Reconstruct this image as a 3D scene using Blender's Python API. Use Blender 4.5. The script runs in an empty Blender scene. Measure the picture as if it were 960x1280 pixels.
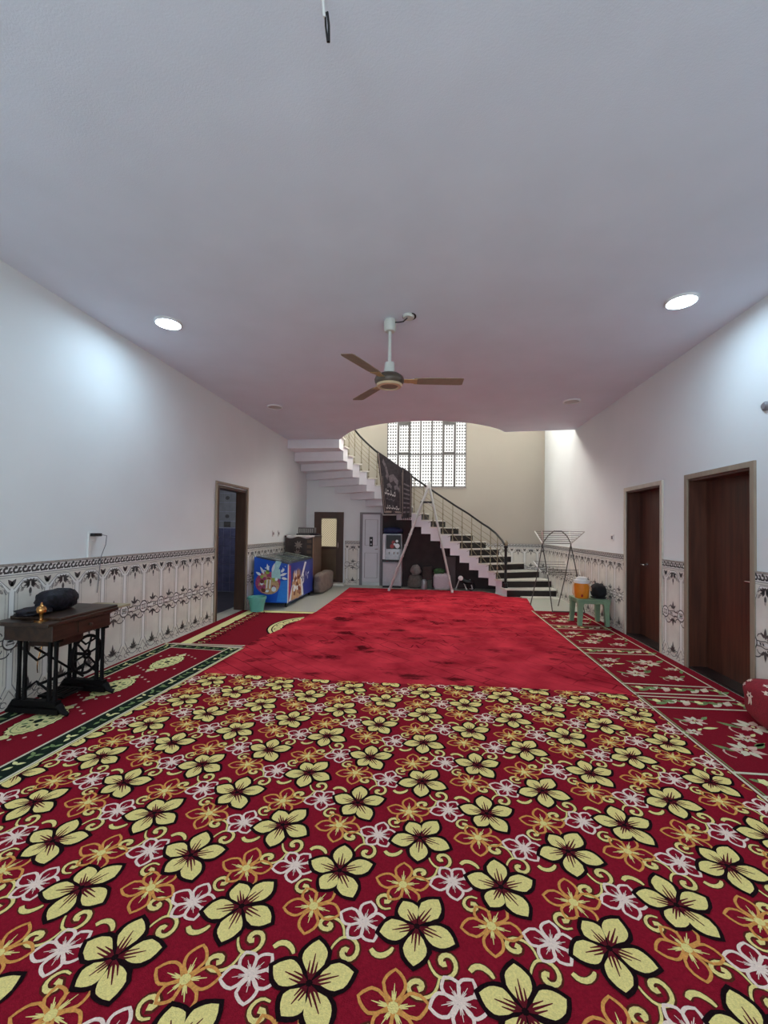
import bpy, bmesh, math, random
from mathutils import Vector, Matrix, noise
random.seed(7); RE = random.Random(3)
PI = math.pi
scn = bpy.context.scene
COL = scn.collection

# ------------------------------------------------------------------ helpers
class MB:
    """collects faces, each with a material slot; build() links them as ONE mesh object"""
    def __init__(s): s.v = []; s.f = []; s.m = []
    def add(s, vs, fs, m=0):
        o = len(s.v); s.v += [tuple(v) for v in vs]
        for f in fs: s.f.append([o + i for i in f]); s.m.append(m)
    def box(s, a, b, m=0, rz=0, c=None):
        e = RE.uniform(.0, .0008)                           # no two touching boxes share exactly one plane
        x0, y0, z0 = a; x1, y1, z1 = b; x0 -= e; y0 -= e; x1 += e; y1 += e; z1 += e
        if z0 > .01: z0 -= e
        vs = [(x0,y0,z0),(x1,y0,z0),(x1,y1,z0),(x0,y1,z0),(x0,y0,z1),(x1,y0,z1),(x1,y1,z1),(x0,y1,z1)]
        if rz:
            c = c or ((x0+x1)/2, (y0+y1)/2); ca, sa = math.cos(rz), math.sin(rz)
            vs = [(c[0]+(x-c[0])*ca-(y-c[1])*sa, c[1]+(x-c[0])*sa+(y-c[1])*ca, z) for x, y, z in vs]
        s.add(vs, [(0,3,2,1),(4,5,6,7),(0,1,5,4),(1,2,6,5),(2,3,7,6),(3,0,4,7)], m)
    def prism(s, pts, z0, z1, m=0):
        """pts: ccw outline in XY; z0,z1 numbers or lists"""
        n = len(pts)
        za = z0 if isinstance(z0, (list, tuple)) else [z0]*n
        zb = z1 if isinstance(z1, (list, tuple)) else [z1]*n
        vs = [(p[0],p[1],z) for p, z in zip(pts, za)] + [(p[0],p[1],z) for p, z in zip(pts, zb)]
        fs = [tuple(range(n))[::-1], tuple(range(n, 2*n))] + [(i,(i+1)%n,n+(i+1)%n,n+i) for i in range(n)]
        s.add(vs, fs, m)
    def tube(s, pts, r, n=8, m=0, closed=False, cap=True):
        pts = [Vector(p) for p in pts]; k = len(pts)
        rs = r if isinstance(r, (list, tuple)) else [r]*k
        vs = []; up = None
        for i, p in enumerate(pts):
            if closed: t = pts[(i+1)%k]-pts[i-1]
            else: t = pts[min(i+1,k-1)]-pts[max(i-1,0)]
            t.normalize()
            if up is None:
                up = Vector((0,0,1)) if abs(t.z) < .9 else Vector((1,0,0))
            u = t.cross(up)
            if u.length < 1e-5: u = t.cross(Vector((0.3,1,0.2)))
            u.normalize(); w = u.cross(t); up = w
            for j in range(n):
                a = 2*PI*j/n; vs.append(p + (u*math.cos(a)+w*math.sin(a))*rs[i])
        fs = []
        for i in range(k if closed else k-1):
            for j in range(n):
                a = i*n+j; b = i*n+(j+1)%n; c = ((i+1)%k)*n+(j+1)%n; d = ((i+1)%k)*n+j
                fs.append((a,b,c,d))
        if cap and not closed:
            fs.append(tuple(range(n))[::-1]); fs.append(tuple((k-1)*n+j for j in range(n)))
        s.add(vs, fs, m)
    def lathe(s, prof, c=(0,0,0), n=24, m=0, squash=(1,1), rz=0):
        vs = []; k = len(prof)
        for r, z in prof:
            for j in range(n):
                a = 2*PI*j/n; x = r*math.cos(a)*squash[0]; y = r*math.sin(a)*squash[1]
                vs.append((c[0]+x*math.cos(rz)-y*math.sin(rz), c[1]+x*math.sin(rz)+y*math.cos(rz), c[2]+z))
        fs = [(i*n+j, i*n+(j+1)%n, (i+1)*n+(j+1)%n, (i+1)*n+j) for i in range(k-1) for j in range(n)]
        if prof[0][0] > 1e-4: fs.append(tuple(range(n))[::-1])
        if prof[-1][0] > 1e-4 and abs(prof[-1][1]-prof[-2][1]) > 1e-6: fs.append(tuple((k-1)*n+j for j in range(n)))
        s.add(vs, fs, m)
    def poly(s, P, m=0): s.add(P, [tuple(range(len(P)))], m)
    def build(s, name, mats, parent=None, smooth=False, bevel=0, loc=None):
        me = bpy.data.meshes.new(name); me.from_pydata(s.v, [], s.f)
        if not isinstance(mats, (list, tuple)): mats = [mats]
        for mt in mats: me.materials.append(mt)
        for p, mi in zip(me.polygons, s.m): p.material_index = mi
        me.validate(); me.update()
        if smooth:
            for p in me.polygons: p.use_smooth = True
            try: me.set_sharp_from_angle(angle=math.radians(40))
            except Exception: pass
        o = bpy.data.objects.new(name, me); COL.objects.link(o)
        if bevel:
            b = o.modifiers.new('bevel', 'BEVEL'); b.width = bevel; b.segments = 2; b.limit_method = 'ANGLE'
        if parent is not None:
            o.parent = parent; o.matrix_parent_inverse = Matrix.Translation(-Vector(parent.location)) if False else Matrix.Identity(4)
            # children are modelled in world coordinates: undo the Empty's own place
            o.matrix_parent_inverse = parent.matrix_basis.inverted()
        return o

def thing(name, label, cat, loc=(0,0,0), group=None):
    o = bpy.data.objects.new(name, None); COL.objects.link(o)
    o.location = loc; o.empty_display_size = .1
    return tag(o, label, cat, group)
def tag(o, label, cat, group=None):
    o['label'] = label; o['category'] = cat
    if group: o['group'] = group
    return o
def struct(o): o['kind'] = 'structure'; return o
def dup(root, delta, label):
    r = root.copy(); COL.objects.link(r); r.location = Vector(root.location)+Vector(delta); r['label'] = label
    for ch in list(root.children):
        c = ch.copy(); COL.objects.link(c); c.parent = r; c.matrix_parent_inverse = ch.matrix_parent_inverse.copy()
        for g in ch.children:
            d = g.copy(); COL.objects.link(d); d.parent = c; d.matrix_parent_inverse = g.matrix_parent_inverse.copy()
    return r

# ------------------------------------------------------------------ materials
def lin(c):
    return tuple(((v/255)/12.92 if v/255 <= .04045 else ((v/255+.055)/1.055)**2.4) for v in c)
def mat(name, rgb, rough=.6, amt=.12, scale=20, bump=0, bscale=None, metal=0, stretch=None, spec=.5, rgb2=None, sheen=0):
    m = bpy.data.materials.new(name); m.use_nodes = True
    nt = m.node_tree; N = nt.nodes; L = nt.links; b = N['Principled BSDF']
    c = lin(rgb)
    tc = N.new('ShaderNodeTexCoord'); mp = N.new('ShaderNodeMapping')
    L.new(tc.outputs['Object'], mp.inputs['Vector'])
    if stretch: mp.inputs['Scale'].default_value = stretch
    n = N.new('ShaderNodeTexNoise'); n.inputs['Scale'].default_value = scale; n.inputs['Detail'].default_value = 5
    L.new(mp.outputs['Vector'], n.inputs['Vector'])
    r = N.new('ShaderNodeValToRGB'); L.new(n.outputs['Fac'], r.inputs['Fac'])
    d = lin(rgb2) if rgb2 else tuple(v*(1-amt) for v in c)
    e = c if rgb2 else tuple(min(1, v*(1+amt)) for v in c)
    r.color_ramp.elements[0].position = .3; r.color_ramp.elements[1].position = .7
    r.color_ramp.elements[0].color = (*d, 1); r.color_ramp.elements[1].color = (*e, 1)
    L.new(r.outputs['Color'], b.inputs['Base Color'])
    b.inputs['Roughness'].default_value = rough; b.inputs['Metallic'].default_value = metal
    b.inputs['Specular IOR Level'].default_value = spec
    if sheen: b.inputs['Sheen Weight'].default_value = sheen
    if bump:
        n2 = N.new('ShaderNodeTexNoise'); n2.inputs['Scale'].default_value = bscale or scale; n2.inputs['Detail'].default_value = 4
        L.new(mp.outputs['Vector'], n2.inputs['Vector'])
        bp = N.new('ShaderNodeBump'); bp.inputs['Strength'].default_value = bump; bp.inputs['Distance'].default_value = .01
        L.new(n2.outputs['Fac'], bp.inputs['Height']); L.new(bp.outputs['Normal'], b.inputs['Normal'])
    return m
def emit(name, rgb, strength):
    m = bpy.data.materials.new(name); m.use_nodes = True; nt = m.node_tree
    nt.nodes.remove(nt.nodes['Principled BSDF'])
    e = nt.nodes.new('ShaderNodeEmission'); e.inputs['Color'].default_value = (*rgb, 1); e.inputs['Strength'].default_value = strength
    nt.links.new(e.outputs[0], nt.nodes['Material Output'].inputs[0]); return m

WALL = mat('white_wall_paint', (225,229,229), .7, .03, 1.2, .06, 90)
WALLB = mat('shaded_beige_stairwell', (190,182,168), .75, .03, 1.2, .06, 90)  # darker than the white walls: shade of the backlit stairwell put into the colour
CEIL = mat('matt_ceiling_paint', (219,226,238), .9, .03, 2, .12, 130)
TILE = mat('marbled_wall_tile', (224,220,210), .28, .08, 5, 0)
TILEW = mat('white_tile_relief', (238,237,233), .3, .03, 9)
TGREY = mat('grey_tile_line', (140,139,138), .4, .2, 30)
TDARK = mat('charcoal_tile_ornament', (78,75,74), .4, .35, 40)
TMID = mat('taupe_tile_ornament', (168,160,152), .4, .3, 50)
FLOORM = mat('pale_terrazzo_floor', (176,176,164), .35, .12, 60)
WOODD = mat('dark_door_wood', (92,52,36), .42, .25, 7, .05, 20, stretch=(3,3,.25), rgb2=(62,33,24))
FRAMEW = mat('brown_door_frame_wood', (74,52,40), .45, .2, 8, stretch=(3,3,.3))
FRAMET = mat('tan_door_casing', (150,134,116), .5, .12, 8, stretch=(3,3,.4))
STEEL = mat('brushed_steel', (200,198,195), .25, .05, 40, metal=1)
ALU = mat('aluminium', (205,205,203), .42, .06, 30, metal=.35)
BLACK = mat('black_plastic', (12,12,13), .45, .1)
WHITEP = mat('white_plastic', (225,225,222), .4, .03)
MARBLE = mat('white_marble_tread', (226,222,212), .3, .06, 8)
GRANITE = mat('dark_granite_riser', (26,18,18), .35, .3, 60)
PLASTER = mat('white_stair_plaster', (228,226,230), .7, .03, 3)
IRON = mat('black_wrought_iron', (16,13,12), .45, .2, 30)
BALU = mat('antique_brass_baluster', (150,140,118), .4, .15, 40, metal=.5)
BRASS = mat('polished_brass', (190,140,84), .25, .1, 30, metal=1)

# ------------------------------------------------------------------ camera (phone ultra-wide, nearly level)
f_px, yaw, pitch, roll, cx, cy = 527.76, .1077, .0203, .0142, 482.42, 650.86
R0 = Vector((math.cos(yaw), math.sin(yaw), 0)); F0 = Vector((-math.sin(yaw), math.cos(yaw), 0)); Z0 = Vector((0,0,1))
F = F0*math.cos(pitch)+Z0*math.sin(pitch); U0 = -F0*math.sin(pitch)+Z0*math.cos(pitch)
Rr = R0*math.cos(roll)+U0*math.sin(roll); Uu = -R0*math.sin(roll)+U0*math.cos(roll)
cd = bpy.data.cameras.new('camera'); cam = bpy.data.objects.new('camera', cd); COL.objects.link(cam)
M = Matrix((Rr, Uu, -F)).transposed().to_4x4(); M.translation = Vector((0,0,1.475)); cam.matrix_world = M
cd.sensor_fit = 'VERTICAL'; cd.sensor_height = 36; cd.sensor_width = 27; cd.lens = f_px/1280*36
cd.shift_x = -(cx-480)/1280; cd.shift_y = (cy-640)/1280; cd.clip_start = .05
scn.camera = cam

# ------------------------------------------------------------------ room shell
XL, XR, H, YB, YR = -3.335, 2.825, 3.513, 11.0, -2.6
ZT = 6.3; SLAB = 3.784
def wall_x(name, x_in, x_out, y0, y1, z1, holes, m):
    """wall along Y with rectangular openings from the floor: holes [(ya,yb,ztop)]"""
    b = MB(); ys = y0
    for ya, yb, zt in sorted(holes):
        b.box((min(x_in,x_out), ys, 0), (max(x_in,x_out), ya, z1)); b.box((min(x_in,x_out), ya, zt), (max(x_in,x_out), yb, z1)); ys = yb
    b.box((min(x_in,x_out), ys, 0), (max(x_in,x_out), y1, z1))
    return struct(b.build(name, m))
DL = (6.27, 7.27, 2.12)                                  # left doorway
DR1 = (5.56, 6.48, 2.07); DR2 = (4.07, 4.99, 2.07)       # right doors
wall_x('wall_left', XL, XL-.15, YR, YB+.25, ZT, [DL], WALL)
wall_x('wall_right', XR, XR+.27, YR, YB+.25, ZT, [DR2, DR1], WALL)
WX0, WX1, WZ0, WZ1 = -1.19, .87, 2.58, 4.75
b = MB()                                                 # back wall with the stair window
b.box((XL,YB+.05,0),(WX0,YB+.25,ZT)); b.box((WX1,YB,0),(XR,YB+.25,ZT)); b.box((WX0,YB,0),(WX1,YB+.25,WZ0)); b.box((WX0,YB,WZ1),(WX1,YB+.25,ZT))
wall_back_mesh = b
b = MB()                                                 # wall behind the camera with an opening for the added fill glazing
b.box((XL,YR-.2,0),(-2.4,YR,H)); b.box((1.9,YR-.2,0),(XR,YR,H)); b.box((-2.4,YR-.2,2.9),(1.9,YR,H))
struct(b.build('wall_rear', WALL))
arc = []
for i in range(25):
    a = math.radians(-28+i*(-124)/24); arc.append((-.17+1.87*math.cos(a), 9.76+1.87*math.sin(a)))
b = MB(); out = [(XL-.27,YR-.2),(XR+.27,YR-.2),(XR+.27,8.75),(XR,8.75)] + [(1.49,8.87)] + arc + [(-2.10,9.42),(XL-.27,9.42)]
b.prism(out, H, SLAB); struct(b.build('ceiling', CEIL))
b = MB(); b.box((XL-.27,YR-.2,-.15),(XR+.27,YB+.25,0)); struct(b.build('floor', FLOORM))
b = MB(); b.box((XL-.27,4.6,ZT),(XR+.27,YB+.25,ZT+.15)); struct(b.build('ceiling_upper', WALL))
b = MB(); b.box((XL,4.6,SLAB),(XR,4.75,ZT)); struct(b.build('wall_upper', WALLB))

# unseen glowing rear glazing, added to fill the room with light
REAR_FILL = emit('rear_fill_glass', (.78,.90,1.0), 2.6)
b = MB()
for x in (-2.4,-1.34,-.28,.78,1.84): b.box((x,YR-.14,0),(x+.06,YR-.06,2.9))
for z in (0,2.1,2.84): b.box((-2.4,YR-.14,z),(1.9,YR-.06,z+.06))
w = struct(b.build('rear_fill_window', ALU)); b = MB(); b.box((-2.38,YR-.12,.02),(1.88,YR-.10,2.88)); b.build('pane', REAR_FILL, w)

# stair window: metal frame, patterned panes lit by the sky
def dotglass():
    m = bpy.data.materials.new('patterned_window_glass_daylight'); m.use_nodes = True; nt = m.node_tree; N = nt.nodes; L = nt.links
    N.remove(N['Principled BSDF'])
    tc = N.new('ShaderNodeTexCoord'); sp = N.new('ShaderNodeSeparateXYZ'); L.new(tc.outputs['Object'], sp.inputs[0])
    def mt(op, a, bb=None, c=None):
        n = N.new('ShaderNodeMath'); n.operation = op
        for i, v in enumerate((a,bb,c)):
            if v is None: continue
            if isinstance(v,(int,float)): n.inputs[i].default_value = v
            else: L.new(v, n.inputs[i])
        return n.outputs[0]
    u = mt('SUBTRACT', mt('FRACT', mt('MULTIPLY', sp.outputs['X'], 15.0)), .5); v = mt('SUBTRACT', mt('FRACT', mt('MULTIPLY', sp.outputs['Z'], 12.5)), .5)
    d = mt('SQRT', mt('ADD', mt('MULTIPLY',u,u), mt('MULTIPLY',v,v)))
    k = mt('GREATER_THAN', d, .26)
    ns = N.new('ShaderNodeTexNoise'); ns.inputs['Scale'].default_value = 1.6; L.new(tc.outputs['Object'], ns.inputs['Vector'])
    s = mt('ADD', mt('MULTIPLY', k, .88), mt('ADD', .03, mt('MULTIPLY', ns.outputs['Fac'], .12)))
    e = N.new('ShaderNodeEmission'); e.inputs['Color'].default_value = (1,.985,.95,1); L.new(mt('MULTIPLY', s, WIN_L), e.inputs['Strength'])
    L.new(e.outputs[0], N['Material Output'].inputs[0]); return m
WIN_L = .62
GLASSW = dotglass(); WFR = mat('grey_window_frame', (104,100,98), .5, .06)
b = MB(); yf0, yf1 = YB+.03, YB+.09
W7 = (WX1-WX0)/7
for i in range(8):
    x = WX0+i*W7; t = .03 if i in (1,2,5,6) else .02
    b.box((max(WX0,x-t/1.2),yf0,WZ0),(min(WX1,x+t/1.2),yf1,WZ1))
for z, t in ((WZ0,.03),(3.43,.028),(WZ1-.03,.03)): b.box((WX0,yf0,z),(WX1,yf1,z+t))
for i in (1,5): # opening casements: heavier bottom and top rails
    x = WX0+i*W7; b.box((x,yf0-.01,3.43),(x+W7,yf1,3.50)); b.box((x,yf0-.01,4.22),(x+W7,yf1,4.32))
w1 = struct(b.build('window_1', WFR))
b = MB(); b.box((WX0,YB+.055,WZ0),(WX1,YB+.065,WZ1)); b.build('pane', GLASSW, w1)
b = MB(); b.box((WX0-.02,YB-.015,WZ0-.03),(WX1+.02,YB+.1,WZ0)); b.build('window_sill', TMID, w1)

# unseen glowing clerestory, added above the stair window to brighten hall and carpet
w3 = MB()
for k in range(6): w3.box((-2.6+k*.95,YB-.04,4.9),(-2.54+k*.95,YB+.0,6.2))
for z in (4.9,6.14): w3.box((-2.6,YB-.04,z),(2.2,YB,z+.06))
w3 = struct(w3.build('clerestory_fill_window', WFR))
b = MB(); b.box((-2.58,YB-.02,4.92),(2.2,YB-.005,6.18)); b.build('pane', emit('clerestory_fill_glass', (1.0,.95,.87), 13.0), w3)

# ------------------------------------------------------------------ tiled wainscot (pattern = part of the tile mesh)
def flat_stroke(pts, w, closed=False):
    """polyline -> list of quads (2d)"""
    n = len(pts); L = []; Rt = []
    for i in range(n):
        a = pts[(i-1) % n] if (closed or i) else pts[i]; c = pts[(i+1) % n] if (closed or i < n-1) else pts[i]
        dx, dy = c[0]-a[0], c[1]-a[1]; l = math.hypot(dx, dy) or 1
        ww = (w[i] if isinstance(w, (list, tuple)) else w)/2
        L.append((pts[i][0]-dy/l*ww, pts[i][1]+dx/l*ww)); Rt.append((pts[i][0]+dy/l*ww, pts[i][1]-dx/l*ww))
    return [[Rt[i], Rt[(i+1)%n], L[(i+1)%n], L[i]] for i in range(n if closed else n-1)]
def arcpts(c, rx, ry, a0, a1, n=8):
    return [(c[0]+rx*math.cos(math.radians(a0+(a1-a0)*i/n)), c[1]+ry*math.sin(math.radians(a0+(a1-a0)*i/n))) for i in range(n+1)]
def leaf(c, ang, Ln, W, n=5):
    """pointed leaf polygon from c along ang (degrees)"""
    ca, sa = math.cos(math.radians(ang)), math.sin(math.radians(ang)); P = []
    for t in [i/n for i in range(n+1)]: P.append((t*Ln, W/2*math.sin(PI*min(1,t**.8))))
    for t in [i/n for i in range(n-1,0,-1)]: P.append((t*Ln, -W/2*math.sin(PI*min(1,t**.8))))
    return [(c[0]+x*ca-y*sa, c[1]+x*sa+y*ca) for x, y in P]
P_ = .313
def tile_cell():
    """one repeat, s in -P/2..P/2 (panel centre at 0), z up. list of (polygon, material, layer)"""
    E = []; h = P_/2
    def st(p, w, m, l=1, closed=False):
        for q in flat_stroke(p, w, closed): E.append((q, m, l))
    for sg in (-1, 1):
        # pilaster edge lines and pale shaft
        E.append(([(sg*h-.0,.16),(sg*(h-.02),.16),(sg*(h-.02),.945),(sg*h,.965)][::sg], 1, 1))
        st([(sg*(h-.024),.19),(sg*(h-.024),.935)], .006, 2); st([(sg*(h-.05),.2),(sg*(h-.05),.925)], .004, 4)
        # octagonal head
        st([(sg*(h-.022),.935),(sg*.062,1.022),(0,1.024)], .017, 1, 1); st([(sg*(h-.032),.925),(sg*.066,1.012),(0,1.013)], .005, 2, 2)
        st([(sg*(h-.012),.95),(sg*.056,1.035),(0,1.037)], .005, 2, 2); st([(sg*(h-.045),.915),(sg*.095,.955)], .012, 2, 1)
        E.append((leaf((sg*(h-.012),.975), 90+sg*-38, .075, .034), 3, 2)); E.append((leaf((sg*.085,.925), 90-sg*-40, .05, .026), 4, 2))
        # floral head ornament
        for a, l, w in ((20,.062,.022),(55,.05,.024),(-20,.06,.022),(-55,.05,.02)):
            E.append((leaf((sg*.006,.985), a if sg > 0 else 180-a, l, w), 3, 2))
        st(arcpts((sg*.055,.975), .026, .022, 0, 300, 8), .005, 3, 2); st(arcpts((sg*.085,.945), .018, .016, 0, 280, 7), .004, 4, 2)
        # middle knot band
        st(arcpts((sg*h,.54), .062, .065, 90, 270 if sg > 0 else -90, 10), .013, 3, 3); st(arcpts((sg*h,.54), .05, .05, 90, 270 if sg > 0 else -90, 10), .014, 1, 3)
        st([(sg*h,.563),(sg*.05,.56),(0,.572)], .008, 3, 2); st([(sg*h,.517),(sg*.05,.52),(0,.508)], .008, 3, 2); st([(sg*h,.54),(0,.54)], .016, 1, 1)
        st(arcpts((sg*.055,.595), .034, .03, 180, 0 if sg > 0 else 360, 8), .008, 3, 3); st(arcpts((sg*.055,.485), .034, .03, 180, 360 if sg > 0 else 0, 8), .008, 3, 3)
        st(arcpts((sg*.1,.455), .05, .035, 200 if sg>0 else -20, 350 if sg>0 else 190, 8), .01, 3, 2)
        for z, d in ((.60,1),(.48,-1)): E.append((leaf((sg*.008,z), 90*d-sg*d*48, .06, .026), 3, 4))
        # foot ornament
        st([(sg*(h-.024),.19),(sg*.09,.115),(sg*.05,.06),(0,.045)], .009, 2, 2); st([(sg*h,.15),(sg*.105,.075),(sg*.06,.03)], .009, 4, 2)
        st(arcpts((sg*.075,.095), .03, .026, 20, 330, 8), .007, 3, 3); st(arcpts((sg*.115,.05), .024, .022, 0, 300, 7), .006, 3, 3)
        for a, l, w in ((62,.075,.026),(30,.07,.022),(0,.05,.02)): E.append((leaf((0,.1), a if sg > 0 else 180-a, l, w), 3 if a > 20 else 4, 4))
    E.append((leaf((0,.955), -90, .075, .026), 3, 3)); E.append((leaf((0,1.0), 90, .024, .03), 3, 3)); E.append((leaf((.0,.905),-90,.035,.02),4,4))
    E.append((leaf((0,.585), 90, .1, .032), 3, 4)); E.append((leaf((0,.495), -90, .1, .03), 3, 4)); E.append((leaf((0,.09), 90, .13, .03), 3, 5))
    for x in (-.05,-.02,.02,.05): E.append(([(x-.012,.53),(x+.006,.53),(x+.016,.552),(x-.002,.552)], 3 if x > 0 else 1, 5))
    # frieze: two borders and black scrolls
    E.append(([(-h,1.062),(h,1.062),(h,1.142),(-h,1.142)], 1, 1))
    for z, w in ((1.066,.007),(1.139,.006),(1.048,.004)): E.append(([(-h,z-w/2),(h,z-w/2),(h,z+w/2),(-h,z+w/2)], 2, 2))
    for i in range(4):
        c = -h+P_/8+i*P_/4
        st(arcpts((c-.013,1.105), .017, .019, 40, 330, 9), [.008,.015,.018,.018,.018,.017,.015,.013,.01,.008], 3, 3)
        st([(c-.03,1.083),(c+.005,1.087),(c+.02,1.12),(c+.036,1.126)], [.009,.018,.018,.008], 3, 3)
        E.append((leaf((c+.012,1.085), 20, .032, .02), 3, 4)); E.append((leaf((c+.002,1.124), 150, .03, .016), 3, 4))
    return E
CELL = tile_cell()
TM = [TILE, TILEW, TGREY, TDARK, TMID]
def wainscot(name, to3d, s0, s1, phase, d0=.012):
    """to3d(s, z, depth) -> xyz; strip s0..s1 tiled with CELL; panel centres at phase+k*P"""
    b = MB()
    def quad(pl, m, d): b.poly([to3d(s, z, d) for s, z in pl], m)
    b.add([to3d(s, z, d) for d in (0, d0) for s, z in ((s0,0),(s1,0),(s1,1.145),(s0,1.145))],
          [(0,1,2,3),(4,5,6,7),(0,1,5,4),(1,2,6,5),(2,3,7,6),(3,0,4,7)], 0)
    b.add([to3d(s, z, d) for d in (0, d0+.008) for s, z in ((s0,1.145),(s1,1.145),(s1,1.158),(s0,1.158))],
          [(0,1,2,3),(4,5,6,7),(0,1,5,4),(1,2,6,5),(2,3,7,6),(3,0,4,7)], 4)
    k = math.floor((s0-phase)/P_)-1
    while phase+k*P_-P_/2 < s1:
        c = phase+k*P_
        for pl, m, l in CELL:
            ss = [c+p[0] for p in pl]
            if max(ss) <= s0 or min(ss) >= s1: continue
            q = [(min(max(c+p[0], s0), s1), p[1]) for p in pl]
            quad(q, m, d0+.0007*l)
        k += 1
    return struct(b.build(name, TM))
tl = lambda s, z, d: (XL+d, s, z)
tr_ = lambda s, z, d: (XR-d, s, z)
tb = lambda s, z, d: (s, YB-d, z)
PH = 3.04+P_/2
wainscot('trim_1', tl, .4, DL[0]-.06, PH); wainscot('trim_2', tl, DL[1]+.06, YB, PH)
wainscot('trim_3', tr_, .9, DR2[0]-.055, 4.53+P_*.0); wainscot('trim_4', tr_, DR2[1]+.055, DR1[0]-.055, 5.275); wainscot('trim_5', tr_, DR1[1]+.055, YB, 6.70)
wainscot('trim_6', tb, -2.27, -1.82, -2.05); wainscot('trim_7', tb, .2, XR, 2.5)

# ------------------------------------------------------------------ left doorway and the tiled room beyond
b = MB()
b.box((XL-.16,DL[0]-.01,0),(XL+.02,DL[0]+.03,DL[2]-.02)); b.box((XL-.16,DL[1]-.03,0),(XL+.02,DL[1]+.01,DL[2]-.02)); b.box((XL-.16,DL[0]-.01,DL[2]-.03),(XL+.02,DL[1]+.01,DL[2]+.01))
d1 = struct(b.build('door_1', FRAMEW))
b = MB()
for y in (DL[0]-.07, DL[1]+.035): b.box((XL+.004,y,0),(XL+.03,y+.035,DL[2]+.06))
b.box((XL+.004,DL[0]-.07,DL[2]+.035),(XL+.03,DL[1]+.07,DL[2]+.07)); b.build('casing', FRAMET, d1)
BT = mat('blue_kitchen_tile', (88,88,118), .25, .25, 6); GR = mat('pale_grout', (150,152,172), .6, .1); GT = mat('grey_upper_tile', (128,128,134), .35, .12, 8)
b = MB(); yk = 9.2
b.box((-5.4,yk,0),(XL-.15,yk+.1,2.7), 1)
for i in range(11):
    for j in range(7):
        x = -5.38+i*.165; b.box((x+.005,yk-.008,.02+j*.205),(x+.16,yk,.02+j*.205+.195), 0)
    x = -5.38+i*.165
    b.box((x+.003,yk-.008,1.475),(x+.162,yk,1.60), 2 if i%2 else 3); 
    for j in range(5): b.box((x+.003,yk-.008,1.62+j*.21),(x+.162,yk,1.82+j*.21), 2)
    if i%2 == 0:
        for z in (1.72,2.14):
            b.poly([(p[0],yk-.009,p[1]) for p in arcpts((x+.08,z),.05,.045,0,350,9)], 3)
struct(b.build('wall_kitchen', [BT, GR, GT, TDARK]))
b = MB(); b.box((-5.5,5.4,0),(-5.4,9.3,2.7)); b.box((-5.5,5.3,0),(XL-.15,5.4,2.7)); struct(b.build('wall_kitchen_side', GT))
b = MB(); b.box((-5.5,5.3,2.7),(XL-.15,9.3,2.8)); struct(b.build('ceiling_kitchen', WALL))
b = MB(); b.box((-5.5,5.3,-.12),(XL-.15,9.3,-.005)); struct(b.build('floor_kitchen', mat('dark_kitchen_floor', (62,60,66), .4, .2, 6)))

# ------------------------------------------------------------------ right doors
def right_door(name, D, hy):
    y0, y1, zt = D; b = MB()
    b.box((XR-.004,y0-.01,0),(XR+.28,y0+.02,zt-.02)); b.box((XR-.004,y1-.02,0),(XR+.28,y1+.01,zt-.02)); b.box((XR-.004,y0-.01,zt-.02),(XR+.28,y1+.01,zt+.01))
    o = struct(b.build(name, WOODD))
    b = MB()
    b.box((XR-.022,y0-.055,0),(XR+.002,y0-.005,zt+.055)); b.box((XR-.022,y0-.055,zt+.005),(XR+.002,y1+.055,zt+.055)); b.box((XR-.022,y1+.005,0),(XR+.002,y1+.055,zt+.055))
    b.build('casing', FRAMET if name == 'door_3' else FRAMET2, o)
    b = MB(); xl = XR+.17
    b.box((xl,y0+.022,.03),(xl+.04,y1-.022,zt-.022)); lf = b.build('door_leaf', WOODD, o)
    b = MB(); b.box((XR+.0,y0+.02,0),(XR+.27,y1-.02,.028)); b.build('threshold', GRANITE, o)
    b = MB(); b.lathe([(.026,0),(.026,.008),(.012,.012),(.012,.05)], (0,0,0), 16)
    b.v = [(xl-z, hy+x, 1.03+y) for x, y, z in b.v]
    b.tube([(xl-.05,hy,1.03),(xl-.052,hy+.03,1.032),(xl-.05,hy+.11,1.03)], [.011,.010,.008], 10)
    b.build('door_handle', STEEL, lf, smooth=True)
FRAMET2 = mat('pale_door_casing', (196,188,172), .5, .08, 8)
right_door('door_2', DR1, 6.25); right_door('door_3', DR2, 4.22)

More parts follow.
